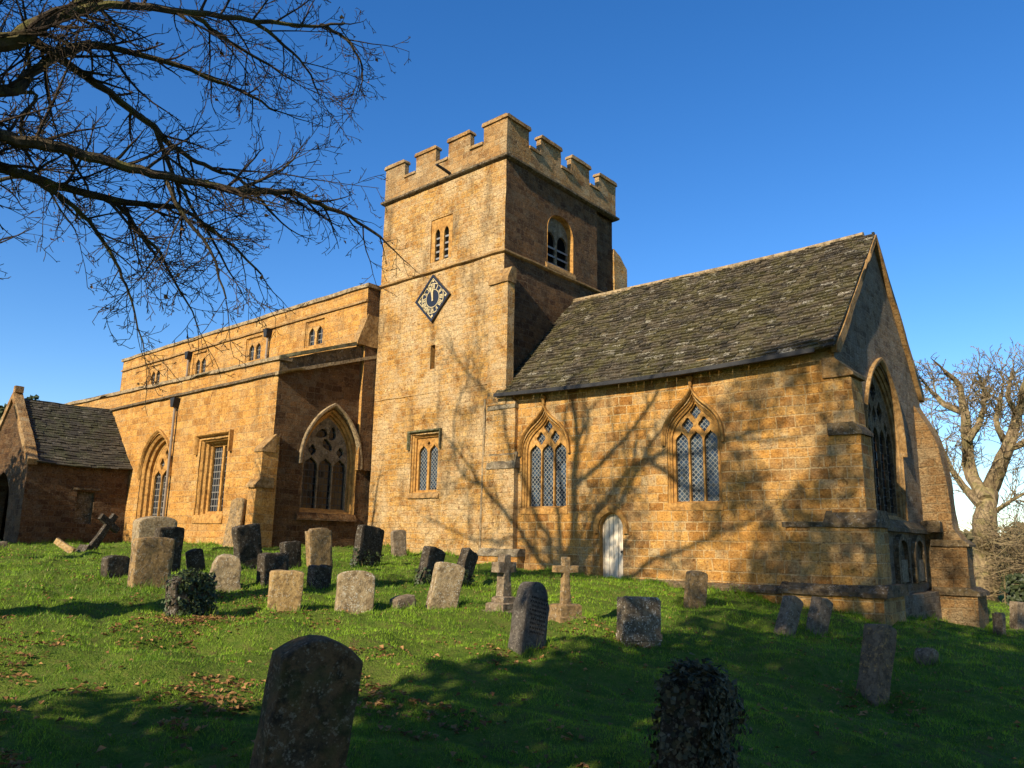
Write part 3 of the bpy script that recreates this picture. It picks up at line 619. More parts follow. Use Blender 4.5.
mb=MB(); mb.add([(AX0,AY+.3,7.0),(AX1-.3,AY+.3,7.0),(AX1-.3,NY,8.4),(AX0,NY,8.6)],[(0,1,2,3)]); part(mb,'roof','lead',aisle)
mb=MB(); mb.prism(plane('S',AY-.08),[(AX0-.1,ZA+.18),(AX1+.1,ZA-.08),(AX1+.1,ZA+.04),(AX0-.1,ZA+.32)],0,.5,(),.4); part(mb,'coping','coping',aisle,amp=.03,freq=1,amp2=.01)
mb=MB(); mb.prism(plane('E',AX1+.12),[(AY-.05,ZA-.06),(17.95,ZT-.0),(17.95,ZT+.12),(AY-.05,ZA+.06)],0,.45,(),.3); part(mb,'coping','mossy',aisle,amp=.02,freq=1,amp2=.01)
mb=MB(); mb.prism(plane('E',AX1+.02),[(AY-.10,6.84),(AY-.10,6.90),(AY+.02,6.98),(AY+.02,6.84)],0,AX1-AX0,(),.4); part(mb,'string_course','ledge',aisle,amp=.02,freq=1,amp2=.006)
mb=MB(); mb.prism(plane('E',AX1+.14),[(AY-.1,6.82),(18.0,8.2),(18.0,8.32),(AY-.1,6.94)],0,.2,(),.3); part(mb,'string_course','coping',aisle,amp=.015,freq=1.5,amp2=.006)
mb=MB(); mb.prism(plane('E',-21.9),[(13.3,.3),(13.32,3.2),(13.42,3.36),(13.44,4.35),(13.92,4.85),(14.02,4.85),(14.02,.3)][::-1],0,.45,(),.25); part(mb,'buttress','aisle',aisle,amp=.02,amp2=.008)
mb=MB(); mb.prism(plane('E',-21.84),[(13.24,3.14),(13.24,3.22),(13.46,3.46),(13.9,3.46),(13.9,3.14)],0,.56,(),.2); part(mb,'weathering','trim',aisle,amp=.015,freq=3,amp2=.008); mb=MB(); mb.prism(plane('E',-21.87),[(13.40,4.28),(13.40,4.36),(13.88,4.88),(13.9,4.28)],0,.5,(),.2); part(mb,'weathering','trim',aisle,amp=.015,freq=3,amp2=.008)
mb=MB(); mb.box(-28.2,-23.0,AY-.14,AY+.05,.3,1.62,.3); part(mb,'plinth','aisle',aisle,amp=.02,amp2=.008)
# aisle windows
def big_two(cx,hw,base,spring,apex,ins):
    w=(hw-ins)*2; L=[]
    n=3
    for i in range(n):
        x=cx+(i-1)*w/n*.98; L.append(arch(x,w/n/2-.035,base+ins+.03,spring-.15,spring+.18,6,True))
    L+=[quatre(cx-w*.19,spring+.42,.19,.24),quatre(cx+w*.19,spring+.42,.19,.24),quatre(cx,spring+.84,.19,.24)]
    return L
window('S',AY,a1,.26,big_two(-30.0,1.22,1.75,3.95,5.5,.26),.45,'pointed aisle window deep in the sunlit wall','glassA',hood=hoodarch(-30.0,1.26,3.9,5.56),sill=(-31.2,-28.8,1.6,1.8,.04),sillmat='frame')
window('S',AY,a2,.2,[[(x0,2.48),(x0,4.78),(x1,4.78),(x1,2.48)] for x0,x1 in ((-26.42,-25.76),(-25.64,-24.98))],.4,'square headed two light aisle window with label mould','glassA',hood=hoodsq(-26.78,-24.62,5.08,.6),sill=(-26.7,-24.7,2.05,2.34,.05),sillmat='frame',hoodw=.14,prot=.14)
cx,ins=16.12,.2; hw=1.12; w=(hw-ins)*2; L=[]
for i in range(3): L.append(arch(cx+(i-1)*w/3*.98,w/6-.035,2.58,4.02,4.34,6,True))
for k_ in range(3):     # three mouchettes whirling in a circle
    a0=k_*2*math.pi/3+.4; c_=(cx+.23*math.cos(a0),5.04+.23*math.sin(a0)); pts=[]
    for q in range(16):
        t=2*math.pi*q/16; rx=.24*(1+.35*math.cos(t-.6)); pts.append((c_[0]+rx*math.cos(t)*math.cos(a0+1.0)-.15*math.sin(t)*math.sin(a0+1.0),c_[1]+rx*math.cos(t)*math.sin(a0+1.0)+.15*math.sin(t)*math.cos(a0+1.0)))
    L.append(pts)
L+=[quatre(cx-.58,4.56,.16,.2),quatre(cx+.58,4.56,.16,.2)]
window('E',AX1,ae,.2,L,.3,'traceried aisle end window in shade with a pale hood mould','glassE','frame','greystone',hood=hoodarch(cx,1.16,4.15,6.06),hoodmat='coping',sillmat='rubble',sill=(14.9,17.3,2.2,2.44,.1),hoodw=.12,prot=.14)
# drainpipes
def pipe(x,y,z0,z1,par=None):
    mb=MB(); mb.tube([(x,y,z0),(x,y,z1)],[.05,.05],8)
    for z in np.arange(z0+.6,z1-.3,1.7): mb.tube([(x,y,z),(x,y,z+.08)],[.065,.065],8)
    o=part(mb,'drainpipe','pipe'); h=MB(); h.prism(plane('S',y-.14),[(x-.09,z1-.05),(x+.09,z1-.05),(x+.17,z1+.3),(x-.17,z1+.3)],0,.24,(),.2); part(h,'hopper','lead',o)
pipe(-28.7,AY-.12,1.1,6.45); pipe(-28.2,NY-.1,8.4,9.85); pipe(-34.9,NY-.1,8.4,9.85)
# ---- porch
PX0,PX1,PY0,PE,PR=-37.4,-32.2,10.15,4.30,6.85; PM=(PX0+PX1)/2
nic=rectf(11.95,12.62,2.0,3.2); dor=archf(PM,1.05,.3,2.6,3.9)
mb=MB(); mb.sheet(plane('E',PX1),[(PY0,.3),(AY+.1,.3),(AY+.1,PE),(PY0,PE)],[nic(0)],.28); mb.sheet(plane('E',PX1-.14),ccw(nic(-.02)),(),.3,1)
mb.loft([[plane('E',PX1)(a,b,dp) for a,b in nic(0)] for dp in (0,.14)])
mb.sheet(plane('S',PY0),[(PX0,.3),(PX1,.3),(PX1,PE),(PM,PR),(PX0,PE)],[dor(0)],.28)
mb.loft([[plane('S',PY0)(a,b,dp) for a,b in dor(0)] for dp in (0,.25,.5)])
mb.sheet(plane('W',PX0),[(PY0,.3),(AY,.3),(AY,PE),(PY0,PE)],(),.6,0,0,True)
porch=part(mb,'porch',['rubble','ledge'],amp=.025,amp2=.008)
mb=MB(); mb.prism(plane('E',PX1+.07),[(11.8,3.28),(12.8,3.28),(12.8,3.36),(11.8,3.36)],0,.1,(),.3); part(mb,'hood_mould','ledge',porch,amp=.01,freq=3)
slates('roof','slateporch',(PX1+.2,PY0+.2,PE-.12),(PX1+.2,AY+.02,PE-.12),(PM,PY0+.2,PR+.05),(PM,AY+.02,PR+.05),.28,.15,.06,seed=5,par=porch)
mb=MB(); mb.add([(PM,PY0,PR),(PM,AY,PR),(PX0-.2,AY,PE-.15),(PX0-.2,PY0,PE-.15)],[(0,1,2,3)]); part(mb,'roof_west_slope','slateporch',porch)
mb=MB()
for sgn in (-1,1):
    Q=lambda x,z:(PM+sgn*(x-PM),z); p_=[Q(PX1+.12,PE-.2),Q(PX1+.20,PE+.0),Q(PM,PR+.27),Q(PM,PR-.02),Q(PX1-.05,PE-.2)]
    mb.prism(plane('S',PY0-.08),p_ if sgn>0 else p_[::-1],0,.34,(),.3)
mb.box(PM-.12,PM+.12,PY0-.05,PY0+.25,PR+.25,PR+.5,.2)
part(mb,'gable_coping','parapet',porch,amp=.025,freq=1.5,amp2=.01)
# ------------------------------------------------------------------ gravestones
MAT['dark']=stone('shaded_dark_gravestone',(.045,.036,.024),(.085,.066,.042),(.42,.40,.34),.45,(.018,.016,.012),.6,1.4)  # shade on the east-facing stones is partly put into this near-black colour
MAT['ochre']=stone('ochre_gravestone',(.34,.22,.09),(.24,.16,.075),(.50,.46,.36),.5,(.07,.06,.04),.5,1.4)
MAT['ochrelit']=stone('sunlit_ochre_gravestone',(.46,.31,.13),(.38,.25,.10),(.6,.55,.42),.6,(.16,.11,.06),.35,1.4)  # lighter copy of the ochre, with sunlight put into the colour
MAT['lichen']=stone('lichen_gravestone',(.38,.29,.16),(.30,.22,.12),(.58,.55,.44),.8,(.10,.08,.05),.4,1.4)
MAT['lichenwhite']=stone('white_lichen_gravestone',(.26,.205,.13),(.15,.115,.07),(.70,.66,.54),.95,(.05,.045,.04),.45,1.8)
MAT['grey']=stone('grey_gravestone',(.27,.205,.13),(.18,.135,.085),(.52,.47,.37),.5,(.06,.055,.045),.4,1.4)
MAT['slategrey']=stone('slate_grey_gravestone',(.12,.105,.085),(.075,.066,.055),(.34,.31,.25),.4,(.05,.048,.043),.4,2.)
MAT['orange']=stone('orange_lichen_gravestone',(.24,.175,.11),(.16,.115,.07),(.50,.30,.10),.8,(.08,.06,.045),.4,1.4)
MAT['brown']=stone('brown_gravestone',(.20,.115,.05),(.105,.07,.036),(.42,.36,.25),.5,(.035,.03,.02),.7,1.6,moss=.45)
MAT['engrave']=plain('engraved_shadow',(.02,.02,.018),.9,.1)
def leafmat(name,c1,c2,tr=.25,rough=.5,spec=.3):
    t=NT(name,rough,spec); at=t.n('VertexColor',layer_name='tint').outputs[0]; s=t.n('SeparateColor',{0:at}).outputs
    c=t.mix(s[0],c1,c2)
    if name=='grass_blades': c=t.mix(t.math('GREATER_THAN',s[1],.965),c,(.34,.27,.10))
    t.col(c)
    if tr:
        tb=t.n('BsdfTranslucent',{'Color':c}); mx=t.n('MixShader',{0:tr}); out=t.N['Material Output']
        t.t.links.new(t.b.outputs[0],mx.inputs[1]); t.t.links.new(tb.outputs[0],mx.inputs[2]); t.t.links.new(mx.outputs[0],out.inputs[0])
    return t.m
MAT['ivy']=leafmat('ivy_leaves',(.014,.024,.008),(.07,.095,.03),.12,.5,.35)
MAT['ivydead']=leafmat('brown_ivy_leaves',(.025,.03,.016),(.15,.13,.075),.1,.75,.15)
MAT['yew']=leafmat('evergreen_needles',(.015,.025,.008),(.05,.065,.022),.15)
MAT['fall']=leafmat('fallen_leaves',(.10,.045,.015),(.36,.20,.075),.15,.8,.2)
MAT['grass']=leafmat('grass_blades',(.065,.15,.008),(.27,.42,.025),.3,.6,.25)
def stprof(kind,w,h,rg,sink=.3):
    a=w/2; P=[(-a,-sink),(a,-sink)]; j=lambda s:rg.uniform(-s,s)
    if kind=='flat': T=[(a,h*.95),(a*.93,h*.985),(a*.45,h+.012),(0,h+j(.02)),(-a*.45,h+j(.02)),(-a*.93,h*.985),(-a,h*.94)]
    elif kind=='round': T=[(a*math.cos(t)*(1),h-.17*w+.17*w*math.sin(t)) if .12<t<3.02 else (a*math.copysign(1,math.cos(t)),h-.17*w) for t in [math.pi*k/12 for k in range(13)]]
    elif kind=='arch': T=[(a,h-.24*w)]+[(a*(1-k/8)*.985,h-.21*w*((1-k/8)**2)) for k in range(0,17)]+[(-a,h-.24*w)]
    elif kind=='gothic':
        s=h-.42*h*.62; T=[(a,s-.06),(a*.86,s),(a*.80,s+.03)]; Hh=h-s-.03
        for k in range(1,7): q=k/6; T.append((a*.80*(1-q**1.8),s+.03+Hh*math.sin(q*math.pi/2)))
        T+=[(-x,z) for x,z in T[:-1]][::-1]
    elif kind=='shoulder': T=[(a,h*.93),(a*.8,h*.94),(a*.62,h),(0,h*1.01),(-a*.62,h),(-a*.82,h*.93),(-a,h*.95)]
    elif kind=='wavy': T=[(a,h*.93),(a*.82,h),(a*.5,h*.985),(a*.2,h*1.0),(-a*.2,h*.99),(-a*.5,h*1.005),(-a*.8,h*.975),(-a,h*.985)]
    else: T=[(a*.95,h*.6),(a*.8,h*.85+j(.03)),(a*.35,h+j(.03)),(-a*.1,h*.97+j(.03)),(-a*.55,h*.9+j(.03)),(-a*.9,h*.72),(-a,h*.4)]
    return P+T
def slab(prof,t,sp=.07,c=.014):
    mb=MB(); P=subdiv(prof,sp); cx=sum(p[0] for p in P)/len(P); cz=sum(p[1] for p in P)/len(P)
    def ins(e): 
        o=[]
        for x,z in P:
            dx,dz=x-cx,z-cz; l=math.hypot(dx,dz); o.append((x-dx/l*e,z-dz/l*e))
        return o
    I=ins(c); V,F,o,_=tri(I,[],sp)
    mb.add([(x,-t/2,z) for x,z in V],F); mb.add([(x,t/2,z) for x,z in V],[q[::-1] for q in F])
    k=max(2,int(t/sp)); st=[(I,-t/2),(ins(c*.3),-t/2+c*.3),(P,-t/2+c)]+[(P,-t/2+c+(t-2*c)*i/k) for i in range(1,k)]+[(P,t/2-c),(ins(c*.3),t/2-c*.3),(I,t/2)]
    mb.loft([[(x,y,z) for x,z in pr_] for pr_,y in st]); return mb
def jitter(mb,seed,amp,freq=4,amp2=.003):
    off=Vector((seed*3.7,seed*1.3,seed*2.1))
    mb.v=[tuple(np.array(p)+np.array(noise.noise_vector((Vector(p)+off)*freq))*amp+np.array(noise.noise_vector((Vector(p)+off)*freq*5))*amp2) for p in mb.v]
def leaves(pts,nrm,size,rg,curl=.4,spread=.7):
    mb=MB()
    for p,n in zip(pts,nrm):
        n=(Vector(n)+Vector((rg.uniform(-1,1),rg.uniform(-1,1),rg.uniform(-1,1)))*spread).normalized(); a=n.orthogonal().normalized(); a.rotate(Matrix.Rotation(rg.random()*6.28,3,n)); b=n.cross(a)
        s=size*rg.choice((.55,.8,1,1.2,1.5))*rg.uniform(.85,1.15); p=Vector(p); m=p+n*s*curl*.3
        mb.add([p-a*s*.5,m+b*s*.42-a*s*.1,p+a*s*.6,m-b*s*.42-a*s*.1],[(0,1,2,3)],0,(rg.random(),rg.random(),.5))
    return mb
def ivy_on(st,w,h,t,n,zmax,rg,size=.055,mat='ivy',xlo=-1,bulge=.05,taper=False,gaps=True):
    sd_=Vector((w*9,h*7,n*.01))
    pts=[];nn=[]
    while len(pts)<n:
        x=rg.uniform(xlo,1)*(w/2+.03); z=rg.uniform(-.08,zmax); f=rg.random(); sd=0 if f<.55 else (1 if f<.7 else 2)
        if rg.random()>1.15-(z/zmax)**2*.9*(1 if taper else 0): continue
        nb_=noise.noise(Vector((x,sd,z))*5+sd_); rr=rg.random()*bulge*(1+1.6*nb_)
        if gaps and nb_<-.38: continue
        if not gaps and z>h+.01-.23*w*(x/(w/2))**2: continue
        if sd==0: pts.append((x,-t/2-rr,z)); nn.append((0,-1,.3))
        elif sd==1: pts.append((x,t/2+rr,z)); nn.append((0,1,.3))
        else:
            s=rg.choice((-1,1)); q=rg.random()
            if zmax>h*.95 and q<.6: 
                pts.append((x,rg.uniform(-t/2,t/2),h-(.17*w)*(abs(x)/(w/2))**2+rr)); nn.append((0,-.2,1))
            else: pts.append((s*(w/2+rr),rg.uniform(-t/2,t/2),z)); nn.append((s,0,.2))
    mb=leaves(pts,nn,size,rg); return mb.build('ivy',mat,st,weld=False,smooth=0,world=False)
STONES=[
('low3', -15.77, 6.72, 0.44, 0.41, 0.24, 94, -0.3, 'round', 'dark'),
('big4', -13.52, 6.34, 0.63, 0.87, 0.26, 86, 0.4, 'flat', 'ochre'),
('behind5', -15.67, 7.65, 0.54, 0.95, 0.2, 95, 0.6, 'flat', 'dark'),
('tomb6', -18.66, 8.79, 0.86, 1.07, 0.5, 82, -3.0, 'round', 'lichen'),
('dark7', -15.74, 8.36, 0.31, 0.5, 0.2, 94, -12.7, 'round', 'dark'),
('ivy8', -10.49, 5.52, 0.56, 0.57, 0.24, 94, -4.8, 'round', 'dark'),
('rough9', -13.18, 7.56, 0.51, 0.58, 0.28, 70, -0.8, 'irregular', 'lichen'),
('tall10', -16.0, 9.73, 0.62, 0.98, 0.2, 95, -9.7, 'flat', 'dark'),
('dark11', -13.05, 8.43, 0.55, 0.6, 0.22, 94, -1.2, 'flat', 'dark'),
('dark11b', -15.01, 10.15, 0.43, 0.65, 0.2, 94, -5.2, 'flat', 'dark'),
('tall12', -14.73, 10.7, 0.58, 0.96, 0.18, 88, -5.3, 'shoulder', 'ochre'),
('low12b', -12.13, 8.81, 0.41, 0.44, 0.2, 94, -0.6, 'flat', 'dark'),
('lit13', -10.32, 6.9, 0.48, 0.58, 0.2, 62, 0.7, 'flat', 'ochrelit'),
('lit14', -9.81, 7.8, 0.56, 0.6, 0.2, 62, 1.8, 'round', 'lichen'),
('lean15', -15.55, 12.65, 0.8, 0.97, 0.2, 96, 9.1, 'flat', 'dark'),
('stone16', -18.05, 15.94, 0.43, 0.8, 0.2, 72, -5.3, 'round', 'grey'),
('lean18', -11.38, 10.78, 0.48, 0.78, 0.2, 95, 16.7, 'flat', 'dark'),
('lit19', -9.36, 9.22, 0.48, 0.71, 0.2, 66, 12.0, 'flat', 'lichen'),
('lean20', -11.05, 11.37, 0.36, 0.81, 0.2, 97, 28.1, 'flat', 'dark'),
('gothic23', -6.37, 7.78, 0.48, 0.84, 0.22, 91, 12.7, 'gothic', 'slate'),
('white24', -5.98, 9.78, 0.58, 0.61, 0.24, 64, 1.7, 'wavy', 'lichenwhite'),
('wall25', -7.55, 14.44, 0.37, 0.66, 0.24, 62, 5.0, 'round', 'ochre'),
('lean26', -5.24, 13.1, 0.27, 0.65, 0.22, 70, 28.3, 'round', 'grey'),
('lean27', -5.07, 14.11, 0.32, 0.58, 0.22, 70, 19.1, 'flat', 'grey'),
('lean28', -2.88, 9.63, 0.21, 0.8, 0.28, 64, 18.1, 'round', 'orange'),
('block29', -3.11, 13.06, 0.19, 0.22, 0.28, 66, 7.2, 'irregular', 'grey'),
('small30', -3.39, 20.62, 0.12, 0.49, 0.24, 60, 4.8, 'flat', 'grey'),
('right30b', -3.9, 26.75, 0.5, 0.77, 0.24, 60, 7.2, 'flat', 'grey'),
('front31', -4.19, 2.96, 0.51, 0.88, 0.24, 76, 6.4, 'arch', 'brown'),
('ivy32', -2.6, 4.87, 0.47, 0.72, 0.28, 94, 7.1, 'arch', 'dark'),
('cross21', -7.99, 9.35, 0.31, 1.07, 0.3, 88, 16.1, 'cross', 'grey'),
('cross22', -7.42, 9.99, 0.28, 1.01, 0.3, 70, -0.3, 'cross', 'ochre'),
('leancross2', -23.37, 9.03, 0.37, 1.13, 0.25, 94, 17.1, 'cross', 'dark'),
('rock17', -9.59, 8.59, 0.36, 0.22, 0.25, 80, -3.0, 'rock', 'grey'),
('edge1', -26.83, 8.06, 0.25, 0.21, 0.4, 90, -7.4, 'flat', 'grey'),
('hedge33', -8.16, 48.44, 0.26, 1.12, 0.2, 60, 2.5, 'flat', 'grey'),
('slab34',-23.45,13.5,.72,1.62,.12,4,-2,'round','ochre')]
LAB={
'low3':('low broad half sunk headstone with a lit left edge, left of the big tilted slab',None),
'big4':('big leaning ochre slab headstone, front one of the tight cluster at left',None),
'behind5':('dark shaded headstone leaning right, directly behind the big ochre slab',None),
'tomb6':('thick round topped grey tomb stone rising behind the cluster, against the sunlit aisle wall',None),
'dark7':('small dark square topped headstone between the ivy stone and the leaning cluster',None),
'ivy8':('ivy smothered round headstone with brown soil at its foot, in the left foreground',None),
'rough9':('rough lichened boulder shaped headstone right behind the ivy covered one',None),
'tall10':('tall dark headstone tilting left in front of the aisle corner buttress',None),
'dark11':('squat dark headstone between the boulder shaped stone and the pale ochre slab',None),
'dark11b':('dark headstone half hidden behind the squat dark one, below the shaded aisle window',None),
'tall12':('tall brown headstone with cut shoulders, below the shaded aisle window',None),
'low12b':('low black fronted headstone standing just in front of the tall shouldered one',None),
'lit13':('clean pale ochre sunlit square headstone with white lichen flecks',None),
'lit14':('pale lichen crusted sunlit headstone with a gently curved top, right of the clean ochre slab',None),
'lean15':('black leaning headstone with ivy at its left foot, near the tower corner',None),
'stone16':('small upright grey headstone standing close to the sunlit tower wall',None),
'lean18':('dark rust edged headstone with ivy round its foot, behind the tilted lichened slab',None),
'lit19':('tilted sunlit lichened headstone leaning right, left of the stepped crosses',None),
'lean20':('black headstone leaning steeply to the right with an ivy tuft, near the tower buttress',None),
'gothic23':('dark grey pointed headstone with worn inscription, in front of the two crosses',None),
'white24':('wide grey headstone speckled with white lichen, alone below the little white door',None),
'wall25':('round topped ochre headstone on the bank between the white door and the chancel corner',None),
'lean26':('grey leaning headstone with rounded top, left one of the pair below the chancel corner',None),
'lean27':('grey leaning headstone with flat top, right one of the pair below the chancel corner',None),
'lean28':('narrow thick headstone with orange lichened left edge, leaning in the shade at right',None),
'block29':('low broken stub of a headstone in the shaded grass at right',None),
'small30':('small pale headstone beside the far chancel buttress at right',None),
'right30b':('larger grey headstone cut by the right edge of the view',None),
'front31':('large brown headstone with arched top, nearest to the viewer',None),
'ivy32':('headstone wrapped entirely in dark ivy in the shaded foreground',None),
'slab34':('round headed carved slab leaning against the sunlit aisle wall beside the square window',None),
'rock17':('small slanted broken stone in the grass between the sunlit headstones',None),
'edge1':('low flat stone at the far left edge of the lawn',None),
'hedge33':('thin weathered headstone leaning by the far hedge',None)}
for i,(nm,x,y,w,h,t,yw,lean,kind,mt) in enumerate(STONES):
    rg=random.Random(i*17+3)
    z=gz(x,y)
    if kind=='cross': continue
    mb=slab(stprof('irregular' if kind=='rock' else kind,w,h,rg),t,max(.045,min(.09,w/9)))
    jitter(mb,i+1,.012 if kind!='irregular' else .03)
    mt={'slate':'slategrey'}.get(mt,mt)
    if nm=='slab34': mt='ochre'
    o=mb.build('headstone',mt,None,smooth=50)
    pitch=rg.uniform(-4,3) if nm not in('slab34',) else -9
    o.matrix_world=Matrix.Translation((x,y,z))@Matrix.Rotation(R(yw),4,'Z')@Matrix.Rotation(R(lean),4,'Y')@Matrix.Rotation(R(pitch),4,'X')
    tag(o,LAB[nm][0],'gravestone','gravestones in the churchyard')
    if nm=='ivy8': ivy_on(o,w,h,t,900,h*1.0,rg,.05,xlo=-.75)
    if nm=='ivy32': ivy_on(o,w,h,t,5200,h*1.0,rg,.034,'ivydead',bulge=.075,gaps=False)
    if nm in('lean15',): ivy_on(o,w,h,t,260,h*.38,rg,.06,xlo=-1)
    if nm in('lean18','lean20'): ivy_on(o,w,h,t,300,h*.42,rg,.055,taper=True)
    if nm=='gothic23':
        mb=MB()
        for row in range(9):
            zz=h*.74-row*.052; xx=-w*.34+rg.uniform(0,.05)
            while xx<w*.34:
                l=rg.uniform(.012,.03); mb.add([(xx,-t/2-.006,zz),(xx+l,-t/2-.006,zz),(xx+l,-t/2-.006,zz+.024),(xx,-t/2-.006,zz+.024)],[(0,1,2,3)]); xx+=l+rg.uniform(.006,.022)
        mb.build('worn_inscription','engrave',o,weld=False,smooth=0,world=False)
    if nm=='white24':
        mb=MB(); mb.prism(plane('S',-t/2-.012),[(-w/2-.005,.02),(w/2+.005,.02),(w/2+.005,.11),(-w/2-.005,.11)],0,t+.024,(),.08); mb.build('base_band','lichenwhite',o,world=False,amp=.004,freq=8)
def crossprof(w,h,arm,armz,aw,flare=1.):
    a=w/2
    return [(-a*flare,0),(a*flare,0),(a,armz-aw/2),(arm,armz-aw/2),(arm,armz+aw/2),(a,armz+aw/2),(a*.95,h),(-a*.95,h),(-a,armz+aw/2),(-arm,armz+aw/2),(-arm,armz-aw/2),(-a,armz-aw/2)]
def gcross(name,x,y,yw,mt,label,shaft,steps,lean=0,pitch=0,round_=False,extra=0):
    e=empty(name,(x,y,gz(x,y)-.04),label,'grave cross','stone crosses in the churchyard')
    e.rotation_euler=(R(pitch),R(lean),R(yw)); z=0
    for k,(sw,sd,sh) in enumerate(steps):
        mb=MB(); mb.box(-sw/2,sw/2,-sd/2,sd/2,z-(.15 if k==0 else 0),z+sh-.02,.1); 
        b=MB(); c=.03; b.loft([[(-sw/2,-sd/2,z+sh-.02),(sw/2,-sd/2,z+sh-.02),(sw/2,sd/2,z+sh-.02),(-sw/2,sd/2,z+sh-.02)],[(-sw/2+c,-sd/2+c,z+sh),(sw/2-c,-sd/2+c,z+sh),(sw/2-c,sd/2-c,z+sh),(-sw/2+c,sd/2-c,z+sh)]]); mb.v+=[];o_=len(mb.v); mb.v+=b.v; mb.f+=[tuple(i+o_ for i in f) for f in b.f]; mb.mi+=[0]*len(b.f); mb.tint+=b.tint
        mb.add([(-sw/2+c,-sd/2+c,z+sh),(sw/2-c,-sd/2+c,z+sh),(sw/2-c,sd/2-c,z+sh),(-sw/2+c,sd/2-c,z+sh)],[(0,1,2,3)])
        jitter(mb,k+x,.008); mb.build('step',mt,e,world=False); z+=sh
    w,h,arm,armz,aw,t=shaft; mb=slab(crossprof(w,h,arm,armz,aw,1.35),t,.06,.012); mb.v=[(p[0],p[1],p[2]+z-.01) for p in mb.v]; jitter(mb,x,.007); mb.build('cross_shaft',mt,e,world=False)
    return e
gcross('grave_cross',-8.35,9.6,88,'grey','pale grey thick armed cross on stepped base, partly behind the dark pointed headstone',(.15,.66,.21,.46,.16,.16),[(.60,.56,.12),(.42,.38,.12),(.28,.26,.09)])
gcross('grave_cross',-7.42,9.99,70,'ochre','slender brown stone cross on stepped base, right of the thick armed grey cross',(.11,.72,.22,.54,.10,.10),[(.50,.46,.15),(.38,.34,.17)])
gcross('grave_cross',-23.2,9.1,105,'dark','dark stone cross leaning far over to the right, on the lawn before the porch',(.17,1.15,.36,.86,.17,.13),[(.5,.4,.15)],lean=33)
mb=slab([(-.09,0),(.09,0),(.08,.62),(-.08,.62)],.1,.07); jitter(mb,3,.01); o=mb.build('fallen_stone','ochrelit'); zz=gz(-23.0,8.5)
o.matrix_world=Matrix.Translation((-22.75,8.55,zz+.04))@Matrix.Rotation(R(35),4,'Z')@Matrix.Rotation(R(-62),4,'Y'); tag(o,'pale sunlit stone shaft lying propped at the foot of the leaning dark cross','fallen stone')
# ------------------------------------------------------------------ trees
VIS=[(0.2, 0.09, [(-11.3, 2.51, 8.03), (-11.1, 2.93, 8.48), (-10.9, 3.4, 9.04)]), (0.085, 0.02, [(-11.1, 2.88, 8.42), (-10.8, 3.61, 9.0), (-10.5, 4.61, 9.34), (-10.2, 5.5, 9.57), (-10.0, 6.36, 9.87), (-9.9, 6.97, 10.21)]), (0.12, 0.02, [(-11.6, 2.67, 7.49), (-11.7, 3.11, 8.15), (-11.7, 3.64, 8.78), (-11.6, 4.25, 8.95), (-11.4, 5.11, 9.0), (-11.2, 5.89, 8.94), (-11.0, 6.44, 8.76)]), (0.1, 0.03, [(-11.4, 2.74, 8.35), (-11.6, 3.18, 8.4), (-11.8, 3.59, 8.41), (-12.0, 4.34, 8.32), (-12.1, 4.96, 8.15), (-12.1, 5.37, 7.94), (-12.1, 5.86, 7.86), (-12.0, 6.47, 7.79), (-12.0, 7.21, 7.39)]), (0.14, 0.03, [(-11.4, 2.59, 6.73), (-11.3, 2.97, 6.78), (-11.2, 3.56, 6.84), (-11.1, 4.13, 6.84), (-11.0, 4.74, 6.87), (-10.8, 5.76, 6.97), (-10.6, 6.61, 7.2), (-10.5, 7.14, 7.15), (-10.4, 7.7, 7.08), (-10.3, 8.3, 6.9)]), (0.12, 0.02, [(-11.8, 2.73, 6.53), (-11.9, 3.19, 6.55), (-12.0, 3.75, 6.6), (-12.0, 4.46, 6.67), (-11.9, 5.1, 6.79), (-11.9, 5.51, 6.85), (-11.8, 6.2, 6.53), (-11.8, 6.94, 6.11)]), (0.055, 0.012, [(-11.95, 3.4, 6.52), (-12.1, 3.95, 6.39), (-12.2, 4.38, 6.11), (-12.3, 4.74, 5.68), (-12.4, 5.04, 5.28), (-12.5, 5.36, 4.54)]), (0.05, 0.012, [(-12.0, 4.46, 6.67), (-12.0, 4.8, 6.38), (-12.0, 5.23, 6.01), (-12.0, 5.62, 5.53), (-12.0, 6.02, 4.94)]), (0.05, 0.012, [(-12.0, 2.75, 7.75), (-12.0, 3.19, 7.85), (-12.2, 3.12, 7.33), (-12.3, 3.57, 6.68), (-12.4, 4.09, 6.16)]), (0.05, 0.015, [(-11.0, 4.74, 6.87), (-10.9, 4.97, 6.39), (-10.8, 5.45, 5.87), (-10.8, 5.77, 5.16)]), (0.06, 0.015, [(-12.1, 4.96, 8.15), (-12.2, 5.31, 7.67), (-12.2, 5.92, 6.9), (-12.2, 6.66, 6.03)]), (0.045, 0.012, [(-10.8, 5.76, 6.97), (-10.6, 6.39, 7.51), (-10.5, 6.67, 7.95)]), (0.05, 0.012, [(-10.5, 4.61, 9.34), (-10.5, 5.11, 9.23), (-10.5, 5.81, 9.17), (-10.5, 6.57, 9.1)]), (0.04, 0.012, [(-10.2, 5.5, 9.57), (-10.2, 6.05, 9.44), (-10.2, 6.56, 9.16), (-10.2, 6.74, 8.88)]), (0.04, 0.012, [(-10.0, 6.54, 9.99), (-10.0, 7.06, 10.03), (-10.0, 7.45, 9.72), (-10.0, 7.44, 9.23)])]
